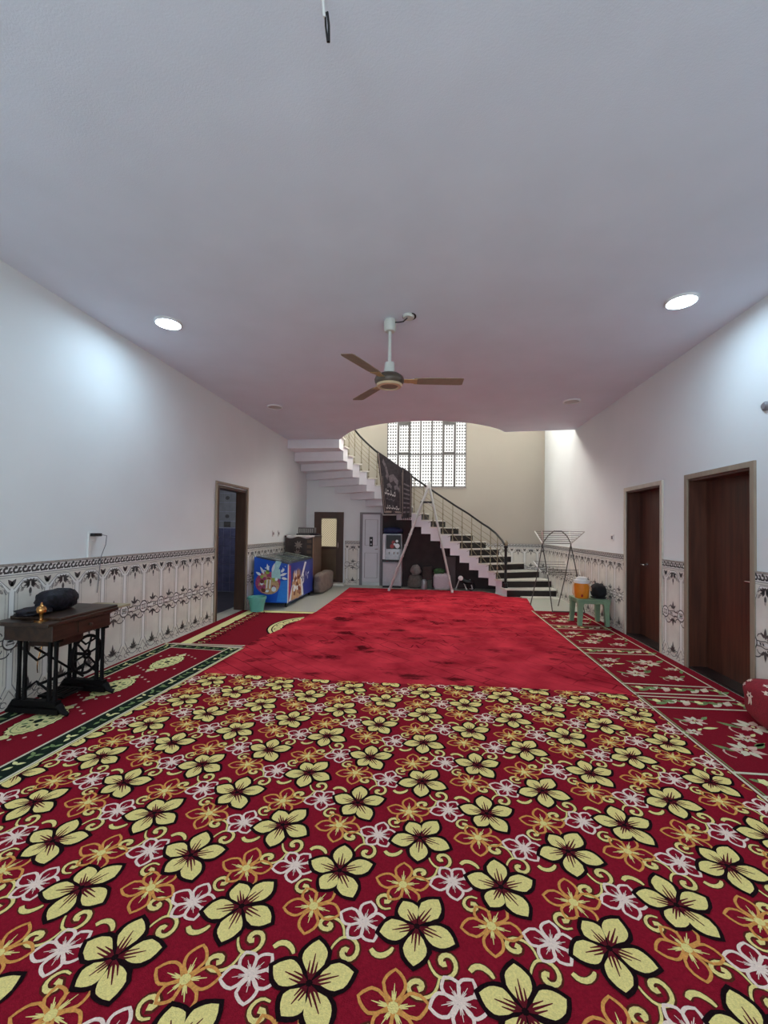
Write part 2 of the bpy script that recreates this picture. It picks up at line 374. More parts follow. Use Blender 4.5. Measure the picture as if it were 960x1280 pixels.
# ------------------------------------------------------------------ back wall doors
LX0, LX1, LZ0, LZ1 = -3.10, -2.31, .06, 1.91
b = MB()
b.box((LX0,YB-.04,0),(LX0+.08,YB,LZ1)); b.box((LX1-.08,YB-.04,0),(LX1,YB,LZ1)); b.box((LX0,YB-.04,LZ1-.09),(LX1,YB,LZ1))
d4 = struct(b.build('door_4', FRAMEW))
b = MB(); xa, xb = LX0+.08, LX1-.08
for x in (xa, xb-.11): b.box((x,YB-.035,LZ0),(x+.11,YB-.005,LZ1-.09))
for z in (LZ0, .92, 1.74): b.box((xa,YB-.035,z),(xb,YB-.005,z+.08))
n = 0
for x0, x1, z0, z1 in ((xa+.1,xb-.1,LZ0+.08,.92),(xa+.1,xb-.1,1.0,1.75)):
    st = .062
    for k in range(-16, 24):                              # crossing diagonal bars
        for sg in (1,-1):
            pts = []
            c = x0+k*st
            t0 = 0; t1 = z1-z0
            xs = c; xe = c+sg*t1
            def cl(x, z):
                return x, z
            # clip to panel
            a = (xs, z0); e = (xe, z1)
            lo, hi = 0.0, 1.0
            for bound, s_ in ((x0, 1), (x1, -1)):
                va, ve = s_*(a[0]-bound), s_*(e[0]-bound)
                if va < 0 and ve < 0: lo = 2
                elif va < 0: lo = max(lo, va/(va-ve))
                elif ve < 0: hi = min(hi, va/(va-ve))
            if lo < hi:
                pa = (a[0]+(e[0]-a[0])*lo, a[1]+(e[1]-a[1])*lo); pe = (a[0]+(e[0]-a[0])*hi, a[1]+(e[1]-a[1])*hi)
                for q in flat_stroke([pa, pe], .017):
                    y = YB-.022 if sg > 0 else YB-.018
                    b.add([(p[0],y,p[1]) for p in q]+[(p[0],y+.006,p[1]) for p in q], [(3,2,1,0),(4,5,6,7),(0,1,5,4),(1,2,6,5),(2,3,7,6),(3,0,4,7)])
lf = b.build('lattice_leaf', FRAMEW, d4)
b = MB(); b.box((xa+.09,YB-.012,.98),(xb-.09,YB-.008,1.76)); b.build('upper_glass', emit('warm_daylit_frosted_glass', (1.0,.86,.56), .62), d4)
b = MB(); b.box((xa+.09,YB-.012,LZ0+.06),(xb-.09,YB-.008,.95)); b.build('lower_glass', mat('amber_frosted_glass', (165,140,100), .3, .3, 9, rgb2=(90,68,50)), d4)
b = MB(); b.tube([(xb-.05,YB-.04,.98),(xb-.05,YB-.075,.98),(xb-.05,YB-.075,1.1),(xb-.05,YB-.04,1.1)], .009, 8); b.build('door_handle', STEEL, lf, smooth=True)
b = MB(); b.box((LX0+.15,YB-.32,0),(LX1+.08,YB,.055)); struct(b.build('sun_spill_slab', MARBLE, bevel=.006))  # pale slab in place of the sunlight spilling at the lattice door

GREYP = mat('light_grey_painted_door', (206,207,212), .45, .03, 4)
CX0, CX1 = -1.80, -1.33
b = MB(); FG = mat('grey_door_frame', (122,118,122), .5, .06)
b.box((CX0-.07,YB-.05,0),(CX0,YB,1.90)); b.box((CX1,YB-.05,0),(CX1+.06,YB,1.90)); b.box((CX0-.07,YB-.05,1.86),(CX1+.06,YB,1.91))
d5 = struct(b.build('door_5', FG))
b = MB(); b.box((CX0+.005,YB-.045,.08),(CX1-.005,YB-.01,1.855)); 
lf = b.build('door_leaf', GREYP, d5, bevel=.004)
b = MB()
for z0, z1 in ((.2,.85),(1.05,1.72)):
    for q in flat_stroke([(CX0+.07,z0),(CX1-.07,z0),(CX1-.07,z1),(CX0+.07,z1)], .014, True): b.poly([(p[0],YB-.0465,p[1]) for p in q])
b.build('moulding', FG, lf)
b = MB(); b.box((CX0+.19,YB-.056,1.02),(CX0+.28,YB-.045,1.27)); lk = b.build('lock_plate', BLACK, lf, bevel=.008)
b = MB(); b.lathe([(.022,0),(.022,.012)], (0,0,0), 14); b.v = [(CX0+.235+x, YB-.056-z, 1.19+y) for x, y, z in b.v]
b.lathe([(.016,0),(.016,.02)], (0,0,0), 12); b.v[-24:] = [(CX0+.235+x, YB-.056-z, 1.08+y) for x, y, z in b.v[-24:]]; b.build('lock_dial', GREYP, lk)
b = MB(); b.tube([(CX1-.06,YB-.045,.96),(CX1-.06,YB-.08,.96),(CX1-.13,YB-.082,.955)], .009, 8); b.build('door_handle', STEEL, lf, smooth=True)
b = MB(); b.box((-1.27,YB-.09,1.84),(-.72,YB,1.885)); struct(b.build('trim_9', MARBLE, bevel=.004))

# ------------------------------------------------------------------ staircase
RS = .172
IN = [(1.7,9.75),(1.63,10.0),(1.52,10.2),(1.37,10.33),(1.14,10.40),(.92,10.43),(.69,10.44),(.46,10.44),(.22,10.44),(-.02,10.44),(-.25,10.44),(-.49,10.44),(-.73,10.44),(-.96,10.44),(-1.2,10.44),(-1.42,10.43),(-1.62,10.41),(-1.8,10.36),(-1.95,10.25),(-2.05,10.07),(-2.1,9.82),(-2.12,9.43),(-2.12,9.27)]
OU = [(2.825,9.90),(2.825,10.3),(2.63,10.75),(2.32,11),(2.0,11),(1.7,11),(1.37,11),(1.04,11),(.68,11),(.34,11),(-.08,11),(-.5,11),(-.92,11),(-1.33,11),(-1.73,11),(-2.14,11),(-2.57,11),(-3.0,11),(-3.335,10.93),(-3.335,10.45),(-3.335,9.95),(-3.335,9.43),(-3.335,9.27)]
OU = [(min(x, XR-.022), y if y < 10.99 else YB-.022) for x, y in OU]
OU = [(max(x, XL+.002), y) for x, y in OU]
for k in range(17, 10, -1):                              # tone changes along the stair: white below, beige with painted-in shade above
    x0, x1 = OU[k][0], min(OU[k-1][0], WX0)
    if x1 > x0: wall_back_mesh.box((x0,YB,0),(x1,YB+.05,k*RS-.12),1); wall_back_mesh.box((x0,YB,k*RS-.12),(x1,YB+.05,ZT),0)
wall_back_mesh.box((XL,YB,0),(OU[17][0],YB+.05,2.95),1); wall_back_mesh.box((XL,YB,2.95),(OU[17][0],YB+.05,ZT),0)
struct(wall_back_mesh.build('wall_back', [WALLB, WALL]))
stair = thing('staircase', 'curved white staircase with dark risers rising leftward along the back wall', 'staircase', (1.7,9.75,0))
def toward(p, q, d):
    v = Vector((q[0]-p[0], q[1]-p[1])); v.normalize(); return (p[0]+v.x*d, p[1]+v.y*d)
for k in range(1, 22):
    a, c, e, g = IN[k-1], IN[k], OU[k], OU[k-1]
    poly = [a, g, e, c] if k != 18 else [a, g, (XL+.002, YB-.022), e, c]
    zt = k*RS; zb = max(0, (k)*RS-.345)
    if k == 21: zb = SLAB-.47
    b = MB(); b.prism(poly, zb, zt-.03, 0)
    st_ = b.build('step', PLASTER, stair)
    # marble tread with nosing, slightly oversailing the inner string and the riser
    f1 = Vector(((a[0]+g[0])/2-(c[0]+e[0])/2, (a[1]+g[1])/2-(c[1]+e[1])/2)); f1.normalize()
    nx = Vector((a[0]-g[0], a[1]-g[1])); nx.normalize()
    a2 = (a[0]+f1.x*.025+nx.x*.045, a[1]+f1.y*.025+nx.y*.045); g2 = (g[0]+f1.x*.025, g[1]+f1.y*.025) if k > 2 else (g[0], g[1]-.025)
    nx2 = Vector((c[0]-e[0], c[1]-e[1])); nx2.normalize(); c2 = (c[0]+nx2.x*.045, c[1]+nx2.y*.045)
    g2 = (min(max(g2[0], XL+.002), XR-.022), min(g2[1], YB-.022))
    pl = [a2, g2, e, c2] if k != 18 else [a2, g2, (XL+.002, YB-.022), e, c2]
    b = MB(); b.prism(pl, zt-.03, zt); b.build('tread', MARBLE, st_)
    ra, rg = (a[0]+f1.x*.012, a[1]+f1.y*.012), (g[0]+f1.x*.012, g[1]+f1.y*.012)
    b = MB(); b.prism([ra, rg, g, a], (k-1)*RS, zt-.03); b.build('riser', GRANITE, st_)
b = MB(); b.box((2.0,9.55,0),(XR-.022,9.87,.018)); b.build('plinth', MARBLE, stair)
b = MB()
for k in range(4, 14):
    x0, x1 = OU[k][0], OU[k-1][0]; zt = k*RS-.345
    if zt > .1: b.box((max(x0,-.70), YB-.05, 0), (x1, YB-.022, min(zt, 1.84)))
b.box((-1.27, YB-.05, 0), (-.70, YB-.002, 1.835)); b.build('shade_panel', mat('understair_shade_panel', (58,46,46), .8, .2, 5), stair)  # dark colour stands in for the deep shade under the stairs
def inner_at(i):
    i = max(0, min(len(IN)-1.001, i)); k = int(i); t = i-k
    return (IN[k][0]+(IN[k+1][0]-IN[k][0])*t, IN[k][1]+(IN[k+1][1]-IN[k][1])*t)
def rail_off(i):
    T = [(0,.90),(1,.905),(2.1,.89),(3.4,.847),(5.3,.825),(6.4,.785),(8.6,.75),(11.3,.718),(14.8,.685),(22,.70)]
    for (i0,o0),(i1,o1) in zip(T, T[1:]):
        if i <= i1: return o0+(o1-o0)*(i-i0)/(i1-i0)
    return .7
def railpt(i, dz=0, d=.02):
    x, y = inner_at(i); return (x, y+d*0, RS*(i+1)+rail_off(i)+dz)
hp = [railpt(.55+j*.5) for j in range(44)]
b = MB(); b.tube(hp, .024, 10); b.build('handrail', IRON, stair, smooth=True)
for dz in (-.16,-.28,-.40,-.52):
    b = MB(); b.tube([railpt(.6+j*.5, dz*(rail_off(.6+j*.5)/.75)) for j in range(43)], .006, 6); b.build('rail_bar', BALU, stair, smooth=True)
for k in range(1, 22):
    i = k+.12 if k > 1 else 1.35
    x, y = inner_at(i-.35 if k > 1 else i); j = i-.35 if k > 1 else i
    if k == 1: continue
    z0 = RS*math.ceil(j) if j % 1 else RS*(j+1); z0 = RS*(math.floor(j)+1); z1 = RS*(j+1)+rail_off(j)
    b = MB(); b.tube([(x,y,z0),(x,y,z0+.05),(x,y,z0+.052),(x,y,z1-.01)], [.022,.020,.0105,.0105], 8)
    for h in (.25,.55): b.lathe([(.011,-.03),(.020,-.012),(.020,.012),(.011,.03)], (x,y,z0+(z1-z0)*h), 8)
    b.build('baluster', BALU, stair, smooth=True)
    if 2 <= k <= 10:                                       # slanting brace at the foot of the balustrade
        p = inner_at(j+.5); b = MB(); b.tube([(x,y,z0+.16),(p[0],p[1],z0+.10)], .006, 6)
        b.tube([(x,y,z0+.18),(inner_at(j-.55)[0],inner_at(j-.55)[1],z0+.02)], .008, 6); b.build('foot_brace', BALU, stair)
nx_, ny_ = 1.70, 9.93
b = MB(); b.lathe([(.05,0),(.05,.10),(.03,.12),(.03,.20),(.042,.22),(.03,.25),(.03,.55),(.04,.58),(.03,.62),(.03,.90),(.045,.92),(.045,.96)], (nx_,ny_,RS), 14)
nw = b.build('newel_post', IRON, stair, smooth=True)
b = MB(); b.lathe([(.02,0),(.045,.02),(.055,.06),(.035,.10),(.012,.13),(0,.14)], (nx_,ny_,RS+.96), 14); b.build('finial', BALU, nw, smooth=True)

# ------------------------------------------------------------------ mourning banners over the handrail
BN = mat('dark_banner_cloth', (44,38,42), .8, .35, 14, .1, 30, rgb2=(66,58,62)); BNW = mat('white_script_paint', (196,190,186), .8, .15); BNT = mat('taupe_banner_border', (150,134,124), .8, .15)
BNG = mat('grey_faded_print', (108,98,102), .8, .3, 18)
def cloth_panel(b, x0, x1, zb0, zb1, y, it0, it1, nx=22, nz=30, xs=0.0, round_=0):
    """cloth hanging in front of the inner rail; top follows the rail from index it0 (left) to it1 (right)"""
    def P(u, v, d=0):
        xt = x0+(x1-x0)*u; i = it0+(it1-it0)*u; zt = RS*(i+1)+rail_off(i)+.03
        xb = xt+xs*(1-u); zb = zb0+(zb1-zb0)*u
        x = xb+(xt-xb)*v; z = zb+(zt-zb)*v
        yy = y+.018*math.sin(9*u+1.3*v)*(1-.4*v)-.0+.012*math.sin(21*u+4*v)*(1-v)
        return (x, yy-d, z)
    vs = []; fs = []
    for j in range(nz+1):
        for i in range(nx+1): vs.append(P(i/nx, j/nz))
    for j in range(nz+1):
        for i in range(nx+1): q = P(i/nx, j/nz); vs.append((q[0], q[1]+.006, q[2]))
    n = (nx+1)*(nz+1)
    for j in range(nz):
        for i in range(nx):
            a = j*(nx+1)+i; fs.append((a,a+1,a+nx+2,a+nx+1)); fs.append((n+a+nx+1,n+a+nx+2,n+a+1,n+a))
    # flap over the rail, falling behind
    top = [P(i/nx, 1) for i in range(nx+1)]; o = len(vs)
    for i, q in enumerate(top): vs.append((q[0], q[1]+.07, q[2]+.0)); vs.append((q[0], q[1]+.08, q[2]-.30))
    for i in range(nx):
        a = nz*(nx+1)+i; fs.append((a,a+1,o+2*i+2,o+2*i)); fs.append((o+2*i,o+2*i+2,o+2*i+3,o+2*i+1))
    b.add(vs, fs, 0); return P
def cloth_draw(b, P, strokes, m, d):
    for pts, w in strokes:
        # subdivide
        q = []
        for (a, c) in zip(pts, pts[1:]):
            for t in (0,.34,.67): q.append((a[0]+(c[0]-a[0])*t, a[1]+(c[1]-a[1])*t))
        q.append(pts[-1])
        for f in flat_stroke(q, w): b.poly([P(x, y, d) for x, y in f], m)
b = MB(); P = cloth_panel(b, -1.37, -.70, 1.845, 1.85, 10.34, 14.75, 11.9, xs=.19)
cloth_draw(b, P, [([(.06,.03),(.055,.98)], .035), ([(.94,.04),(.95,.9)], .03), ([(.05,.035),(.95,.035)], .02)], 2, .013)
cloth_draw(b, P, [([(.14,.05),(.86,.05)], .014), ([(.14,.05),(.13,.62)], .014), ([(.86,.05),(.86,.6)], .014)], 2, .013)
S = []
def script(y, x0, x1, w, up):
    x = x0; out_ = []; k = 0
    while x < x1:
        l = random.uniform(.07,.12); a = random.uniform(.02,.045)
        out_.append(([(x,y),(x+l*.3,y-a*.6),(x+l*.7,y-a*.5),(x+l,y+a*.3)], w))
        if k % 2 == 0: out_.append(([(x+l*.8,y+up*.9),(x+l*.85,y)], w*.8))
        if k % 3 == 1: out_.append(([(x+l*.2,y+up*.4),(x+l*.5,y+up*.7),(x+l*.8,y+up*.5)], w*.8))
        if k % 2: out_.append(([(x+l*.4,y-up*.35),(x+l*.55,y-up*.35)], w))
        x += l*1.15; k += 1
    return out_
cloth_draw(b, P, script(.36,.17,.66,.022,.08), 1, .017); cloth_draw(b, P, script(.27,.22,.6,.014,.06), 3, .017); cloth_draw(b, P, script(.115,.17,.82,.022,.05), 1, .017)
cloth_draw(b, P, [([(.2,.9),(.3,.82),(.36,.7),(.3,.62)], .09), ([(.42,.62),(.6,.7),(.78,.62)], .12), ([(.3,.48),(.42,.52),(.5,.48)], .07), ([(.62,.5),(.74,.54),(.84,.48)], .08)], 3, .011)
tag(b.build('banner', [BN, BNW, BNT, BNG], smooth=True), 'large dark banner with white Arabic script hanging over the stair handrail', 'banner')
b = MB(); P = cloth_panel(b, -.735, -.49, 1.74, 1.78, 10.31, 12.2, 11.1, 12, 24)
for k in range(7): cloth_draw(b, P, [([(.2,.12+k*.095),(.8,.12+k*.095)], .035)], 3, .013)
cloth_draw(b, P, [([(.1,.04),(.1,.96)], .05), ([(.9,.04),(.9,.96)], .05)], 2, .013)
for k in range(5): b.add([(-.72+k*.044,10.30,1.76),(-.676+k*.044,10.30,1.77),(-.698+k*.044,10.305,1.70)], [(0,1,2)], 0)
tag(b.build('pennant', [BN, BNW, BNT, BNG], smooth=True), 'narrow dark banner with pale horizontal bars hanging beside the larger banner', 'banner')

# ------------------------------------------------------------------ stepladder
lad = thing('stepladder', 'tall aluminium A-frame stepladder standing open in front of the stairs', 'ladder', (-.2,10.1,0))
ap = (-.075, 10.19, 2.50)
def ladder_side(fx, y0, y1, ya, yb):
    b = MB()
    for yf, yt in ((y0,ya),(y1,yb)): b.tube([(fx,yf,.02),(ap[0]+(.02 if fx > 0 else -.02),yt,ap[2])], .026, 8)
    return b
fl = ladder_side(-.99, 10.06, 10.36, 10.08, 10.30).build('front_frame', ALU, lad, smooth=True)
fr = ladder_side(.50, 10.07, 10.35, 10.08, 10.30).build('rear_frame', ALU, lad, smooth=True)
for k in range(1, 9):
    t = k/9.2; x = -.99+(ap[0]-.02+.99)*t; z = .02+(ap[2]-.02)*t
    b = MB(); b.box((x-.04,10.07+.02*t,z-.013),(x+.035,10.35-.05*t,z+.013)); b.build('tread', ALU, lad)
b = MB(); b.box((-.27,10.07,2.12),(.02,10.31,2.155)); b.build('platform', BLACK, lad)
for y in (10.08,10.30): b = MB(); b.tube([(-.12,y,2.14),(.055,y,2.02)], .009, 6); b.build('hinge_brace', ALU, lad)
b = MB(); b.box((ap[0]-.05,10.06,2.45),(ap[0]+.05,10.32,2.55)); b.lathe([(.03,0),(.04,.04),(.03,.09),(0,.1)], (ap[0]+.02,10.19,2.55), 12); b.build('top_cap', WHITEP, lad, bevel=.01)
for fx, ys in ((-.99,(10.06,10.36)),(.50,(10.07,10.35))):
    for y in ys: b = MB(); b.lathe([(.03,0),(.03,.06),(.024,.07)], (fx,y,.008), 10); b.build('rubber_foot', WHITEP, lad)

# ------------------------------------------------------------------ carpets
RED = mat('crimson_carpet_pile', (140,25,42), .95, .16, 120, .5, 260, spec=.03)
CREAM = mat('pale_gold_carpet_pile', (236,214,136), .95, .13, 140, .5, 260, spec=.03)
CBLK = mat('black_carpet_pile', (30,17,20), .95, .2, 140, .4, 260, spec=.03)
ORG = mat('orange_carpet_pile', (218,150,80), .95, .18, 120, .4, 260, spec=.03)
CWHT = mat('blush_white_carpet_pile', (240,212,196), .95, .1, 140, .4, 260, spec=.03)
MARO = mat('maroon_vein_pile', (96,26,34), .95, .2, 140, .4, 260, spec=.03)
OLIVE = mat('olive_outline_pile', (88,40,30), .95, .2, 140, .4, 260, spec=.03)  # darker woven outline beneath the curls
def petal(c, ang, Ln, W, grow=0, st=.10):
    ca, sa = math.cos(ang), math.sin(ang); P = []; n = 9
    x0 = st*Ln-grow*.4; x1 = Ln+grow*1.15
    up = []
    for i in range(n+1):
        t = i/n; w = (W/2+grow)*(math.sin(PI*t**1.12)**.8 if 0 < t < 1 else 0)
        if t > .85: w *= .96
        up.append((x0+(x1-x0)*t, w))
    for x, y in up: P.append((x, y*(1+random.uniform(-.05,.05))))
    for x, y in up[-2:0:-1]: P.append((x, -y*(1+random.uniform(-.05,.05))))
    return [(c[0]+x*ca-y*sa, c[1]+x*sa+y*ca) for x, y in P]
TA = [(-.057,.099),(.081,.123),(.136,-.051),(-.007,-.144),(-.134,-.038)]
OT = [(-.002,.113),(.108,.022),(.055,-.1),(-.05,-.075),(-.112,.02)]
WT = [(.015,.088),(.082,.02),(.046,-.068),(-.046,-.066),(-.092,.028)]
S1 = [(.042,-.116),(.051,-.14),(.071,-.165),(.1,-.169),(.129,-.152),(.137,-.121),(.123,-.094),(.098,-.09),(.082,-.107),(.088,-.126),(.103,-.121)]
S2 = [(.08,-.168),(.07,-.206),(.051,-.228),(.016,-.239),(-.013,-.227),(-.022,-.206),(-.005,-.188),(.019,-.188),(.025,-.205),(.010,-.212)]
S3 = [(-.103,.064),(-.13,.057),(-.153,.074),(-.159,.101),(-.139,.121),(-.113,.116),(-.111,.092),(-.131,.09)]
C1 = [(-.157,-.101),(-.141,-.119),(-.115,-.121),(-.091,-.105),(-.08,-.087)]
def smooth2(pts, it=2):
    for _ in range(it):
        o = [pts[0]]
        for a, c in zip(pts, pts[1:]): o += [(a[0]*.75+c[0]*.25, a[1]*.75+c[1]*.25),(a[0]*.25+c[0]*.75, a[1]*.25+c[1]*.75)]
        pts = o+[pts[-1]]
    return pts
def motif(add, c, my):
    """one repeat of the floral carpet; my = -1 mirrors it front to back. add(polygon, material, layer)"""
    T = lambda p: (c[0]+p[0], c[1]+my*p[1])
    def st(pts, w, m, l):
        for q in flat_stroke([T(p) for p in pts], w): add(q, m, l)
    def stt(pts, wf, m, l):
        n = len(pts); st(pts, [wf*(.45+.75*min(1,i/(n*.7))) for i in range(n)], m, l)
    for pts in (S1, S2, S3):
        p = smooth2(pts, 1); stt(p, .030, 6, 1); stt(p, .015, 1, 3)
    p = smooth2(C1, 1); st(p, [.028]*len(p), 6, 1); st(p, [.02*math.sin(PI*(.75-.62*i/(len(p)-1))) for i in range(len(p))], 1, 3)
    def outline(cc, tips, W, m, w, vein, vw=1.0):
        for t in tips:
            a = math.atan2(my*t[1], t[0]); L_ = math.hypot(*t); P = petal(T(cc), a, L_, W*L_)
            for q in flat_stroke(P, w, True): add(q, m, 5)
            for da, ll in ((0,.62),(.28,.42),(-.28,.42)):
                s0 = T(cc); s1 = (s0[0]+math.cos(a+da*.5)*L_*ll, s0[1]+math.sin(a+da*.5)*L_*ll)
                for q in flat_stroke([s0, ((s0[0]+s1[0])/2,(s0[1]+s1[1])/2), s1], [.009*vw,.006*vw,.002]): add(q, vein, 4)
        add([(T(cc)[0]+.018*vw*math.cos(k*PI/4), T(cc)[1]+.018*vw*math.sin(k*PI/4)) for k in range(8)], vein, 6)
    outline((-.063,.178), OT, .62, 3, .0105, 1); outline((-.197,-.006), WT, .70, 4, .0110, 4, .55)
    for t in TA:
        a = math.atan2(my*t[1], t[0]); L_ = math.hypot(*t)
        add(petal(c, a, L_, .084 if L_ > .12 else .08, .0155, .02), 2, 7)
    for t in TA:
        a = math.atan2(my*t[1], t[0]); L_ = math.hypot(*t)
        add(petal(c, a, L_, .084 if L_ > .12 else .08, 0, .14), 1, 8)
        for da, ll in ((0,.66),(.34,.5),(-.34,.48)):
            s0 = (c[0]+math.cos(a)*.012, c[1]+math.sin(a)*.012); e = a+da*.55
            mid = (c[0]+math.cos(a+da)*L_*ll*.5, c[1]+math.sin(a+da)*L_*ll*.5); s1 = (c[0]+math.cos(e)*L_*ll, c[1]+math.sin(e)*L_*ll)
            for q in flat_stroke([s0, mid, s1], [.010,.0075,.003]): add(q, 5, 9)
FX0, FX1, FY0, FY1 = -2.45, 1.838, -1.2, 4.05
FZ = .012
def front_edge(x): return 4.045+.02*math.sin(x*2.1)+.012*x
def clip_poly(P):
    def half(P, f):
        o = []
        for a, c in zip(P, P[1:]+P[:1]):
            fa, fc = f(a), f(c)
            if fa >= 0: o.append(a)
            if (fa >= 0) != (fc >= 0): t = fa/(fa-fc); o.append((a[0]+(c[0]-a[0])*t, a[1]+(c[1]-a[1])*t))
        return o
    for f in (lambda p: p[0]-FX0, lambda p: FX1-p[0], lambda p: p[1]-FY0, lambda p: front_edge(p[0])-p[1]):
        if len(P) < 3: return []
        P = half(P, f)
    return P if len(P) >= 3 else []
b = MB()
xs = [FX0+(FX1-FX0)*i/30 for i in range(31)]
b.prism([(x, FY0) for x in xs]+[(x, front_edge(x)) for x in xs[::-1]], .001, FZ, 0)
def addf(P, m, l):
    if min(p[0] for p in P) < FX0 or max(p[0] for p in P) > FX1 or max(p[1] for p in P) > 3.98 or min(p[1] for p in P) < FY0: P = clip_poly(P)
    if P: z = FZ+.0004*l+random.random()*.00028; b.poly([(x, y, z) for x, y in P], m)
A0 = (-.036, 1.59)
for i in range(-8, 7):
    for j in range(-7, 8):
        c = (A0[0]+i*.337, A0[1]+j*.451+(.2135 if i % 2 else 0))
        if c[0] < FX0-.3 or c[0] > FX1+.3 or c[1] < FY0-.3 or c[1] > FY1+.35: continue
        motif(addf, c, -1 if i % 2 else 1)
tag(b.build('floral_carpet', [RED, CREAM, CBLK, ORG, CWHT, MARO, OLIVE]), 'large red carpet with cream and orange flowers across the foreground floor', 'carpet')

# plain wrinkled crimson carpet reaching the stairs
def redmat():
    m = mat('wrinkled_crimson_carpet', (212,58,72), .92, .2, 2.6, .35, 200, spec=.03, rgb2=(150,28,42))
    nt = m.node_tree; N = nt.nodes; L = nt.links; bs = N['Principled BSDF']
    base = bs.inputs['Base Color'].links[0].from_socket
    tc = N.new('ShaderNodeTexCoord')
    n = N.new('ShaderNodeTexNoise'); n.inputs['Scale'].default_value = 2.3; n.inputs['Detail'].default_value = 7; n.inputs['Roughness'].default_value = .65
    mp = N.new('ShaderNodeMapping'); mp.inputs['Scale'].default_value = (.7,1.6,1); L.new(tc.outputs['Object'], mp.inputs[0]); L.new(mp.outputs[0], n.inputs[0])
    r = N.new('ShaderNodeValToRGB'); r.color_ramp.elements[0].position = .57; r.color_ramp.elements[1].position = .65
    r.color_ramp.elements[0].color = (1,1,1,1); r.color_ramp.elements[1].color = (.24,.2,.22,1); L.new(n.outputs['Fac'], r.inputs[0])
    mx = N.new('ShaderNodeMix'); mx.data_type = 'RGBA'; mx.blend_type = 'MULTIPLY'; mx.inputs[0].default_value = 1
    L.new(base, mx.inputs[6]); L.new(r.outputs[0], mx.inputs[7])
    # zig-zag woven grooves
    mp2 = N.new('ShaderNodeMapping'); mp2.inputs['Rotation'].default_value = (0,0,math.radians(38)); L.new(tc.outputs['Object'], mp2.inputs[0])
    br = N.new('ShaderNodeTexBrick'); br.inputs['Scale'].default_value = 1; br.inputs['Brick Width'].default_value = .62; br.inputs['Row Height'].default_value = .15
    br.inputs['Mortar Size'].default_value = .009; br.inputs['Mortar Smooth'].default_value = .6; br.inputs['Color1'].default_value = (1,1,1,1); br.inputs['Color2'].default_value = (.86,.84,.85,1); br.inputs['Mortar'].default_value = (.32,.25,.28,1)
    L.new(mp2.outputs[0], br.inputs['Vector'])
    n3 = N.new('ShaderNodeTexNoise'); n3.inputs['Scale'].default_value = .7; L.new(tc.outputs['Object'], n3.inputs[0])
    r3 = N.new('ShaderNodeValToRGB'); r3.color_ramp.elements[0].position = .38; r3.color_ramp.elements[1].position = .62; L.new(n3.outputs['Fac'], r3.inputs[0])
    mx2 = N.new('ShaderNodeMix'); mx2.data_type = 'RGBA'; mx2.blend_type = 'MULTIPLY'; L.new(r3.outputs[0], mx2.inputs[0])
    L.new(mx.outputs[2], mx2.inputs[6]); L.new(br.outputs[0], mx2.inputs[7]); L.new(mx2.outputs[2], bs.inputs['Base Color'])
    return m
REDP = redmat()
def redL(y): # left edge of the crimson carpet
    T = [(3.9,-2.31),(4.9,-2.30),(6.1,-2.15),(7.3,-2.0),(9,-2.0),(10.42,-2.02)]
    for (y0,x0),(y1,x1) in zip(T,T[1:]):
        if y <= y1: return x0+(x1-x0)*(y-y0)/(y1-y0)
    return T[-1][1]
def redR(y):
    T = [(3.9,1.843),(5.2,1.843),(8.05,1.848),(8.12,1.92),(9.6,2.10),(9.72,1.62),(10.1,1.5),(10.42,1.2)]
    for (y0,x0),(y1,x1) in zip(T,T[1:]):
        if y <= y1: return x0+(x1-x0)*(y-y0)/(y1-y0)
    return T[-1][1]
b = MB(); nx, ny = 110, 230; vs = []; fs = []
for j in range(ny+1):
    y = 3.95+(10.42-3.95)*j/ny
    for i in range(nx+1):
        u = i/nx; x = redL(y)+(redR(y)-redL(y))*u
        q = noise.noise(Vector((x*.55, y*1.5, 0))); e = noise.noise(Vector((x*.9+7, y*3.6+3, 2)))
        fade = min(1, u*14, (1-u)*14, max(0,(y-4.3))*2, max(0,9.6-y)*2)
        z = .008+fade*(max(0, q)**1.3*.03+max(0, .15-abs(e))*.2+(.5+.5*noise.noise(Vector((x*2.2,y*6.5,5))))*.014+.003)
        vs.append((x, y, z))
n0 = len(vs)
for j in range(ny):
    for i in range(nx): a = j*(nx+1)+i; fs.append((a,a+1,a+nx+2,a+nx+1))
ring = [j*(nx+1) for j in range(ny+1)][::-1] + [i for i in range(1,nx+1)] + [j*(nx+1)+nx for j in range(1,ny+1)] + [ny*(nx+1)+i for i in range(nx-1,0,-1)]
for k in ring: vs.append((vs[k][0], vs[k][1], .001))
for k in range(len(ring)): fs.append((ring[k], n0+k, n0+(k+1)%len(ring), ring[(k+1)%len(ring)]))
b.add(vs, fs, 0)
tag(b.build('crimson_carpet', REDP, smooth=True), 'plain crimson wrinkled carpet between the flowered carpet and the stairs', 'carpet')

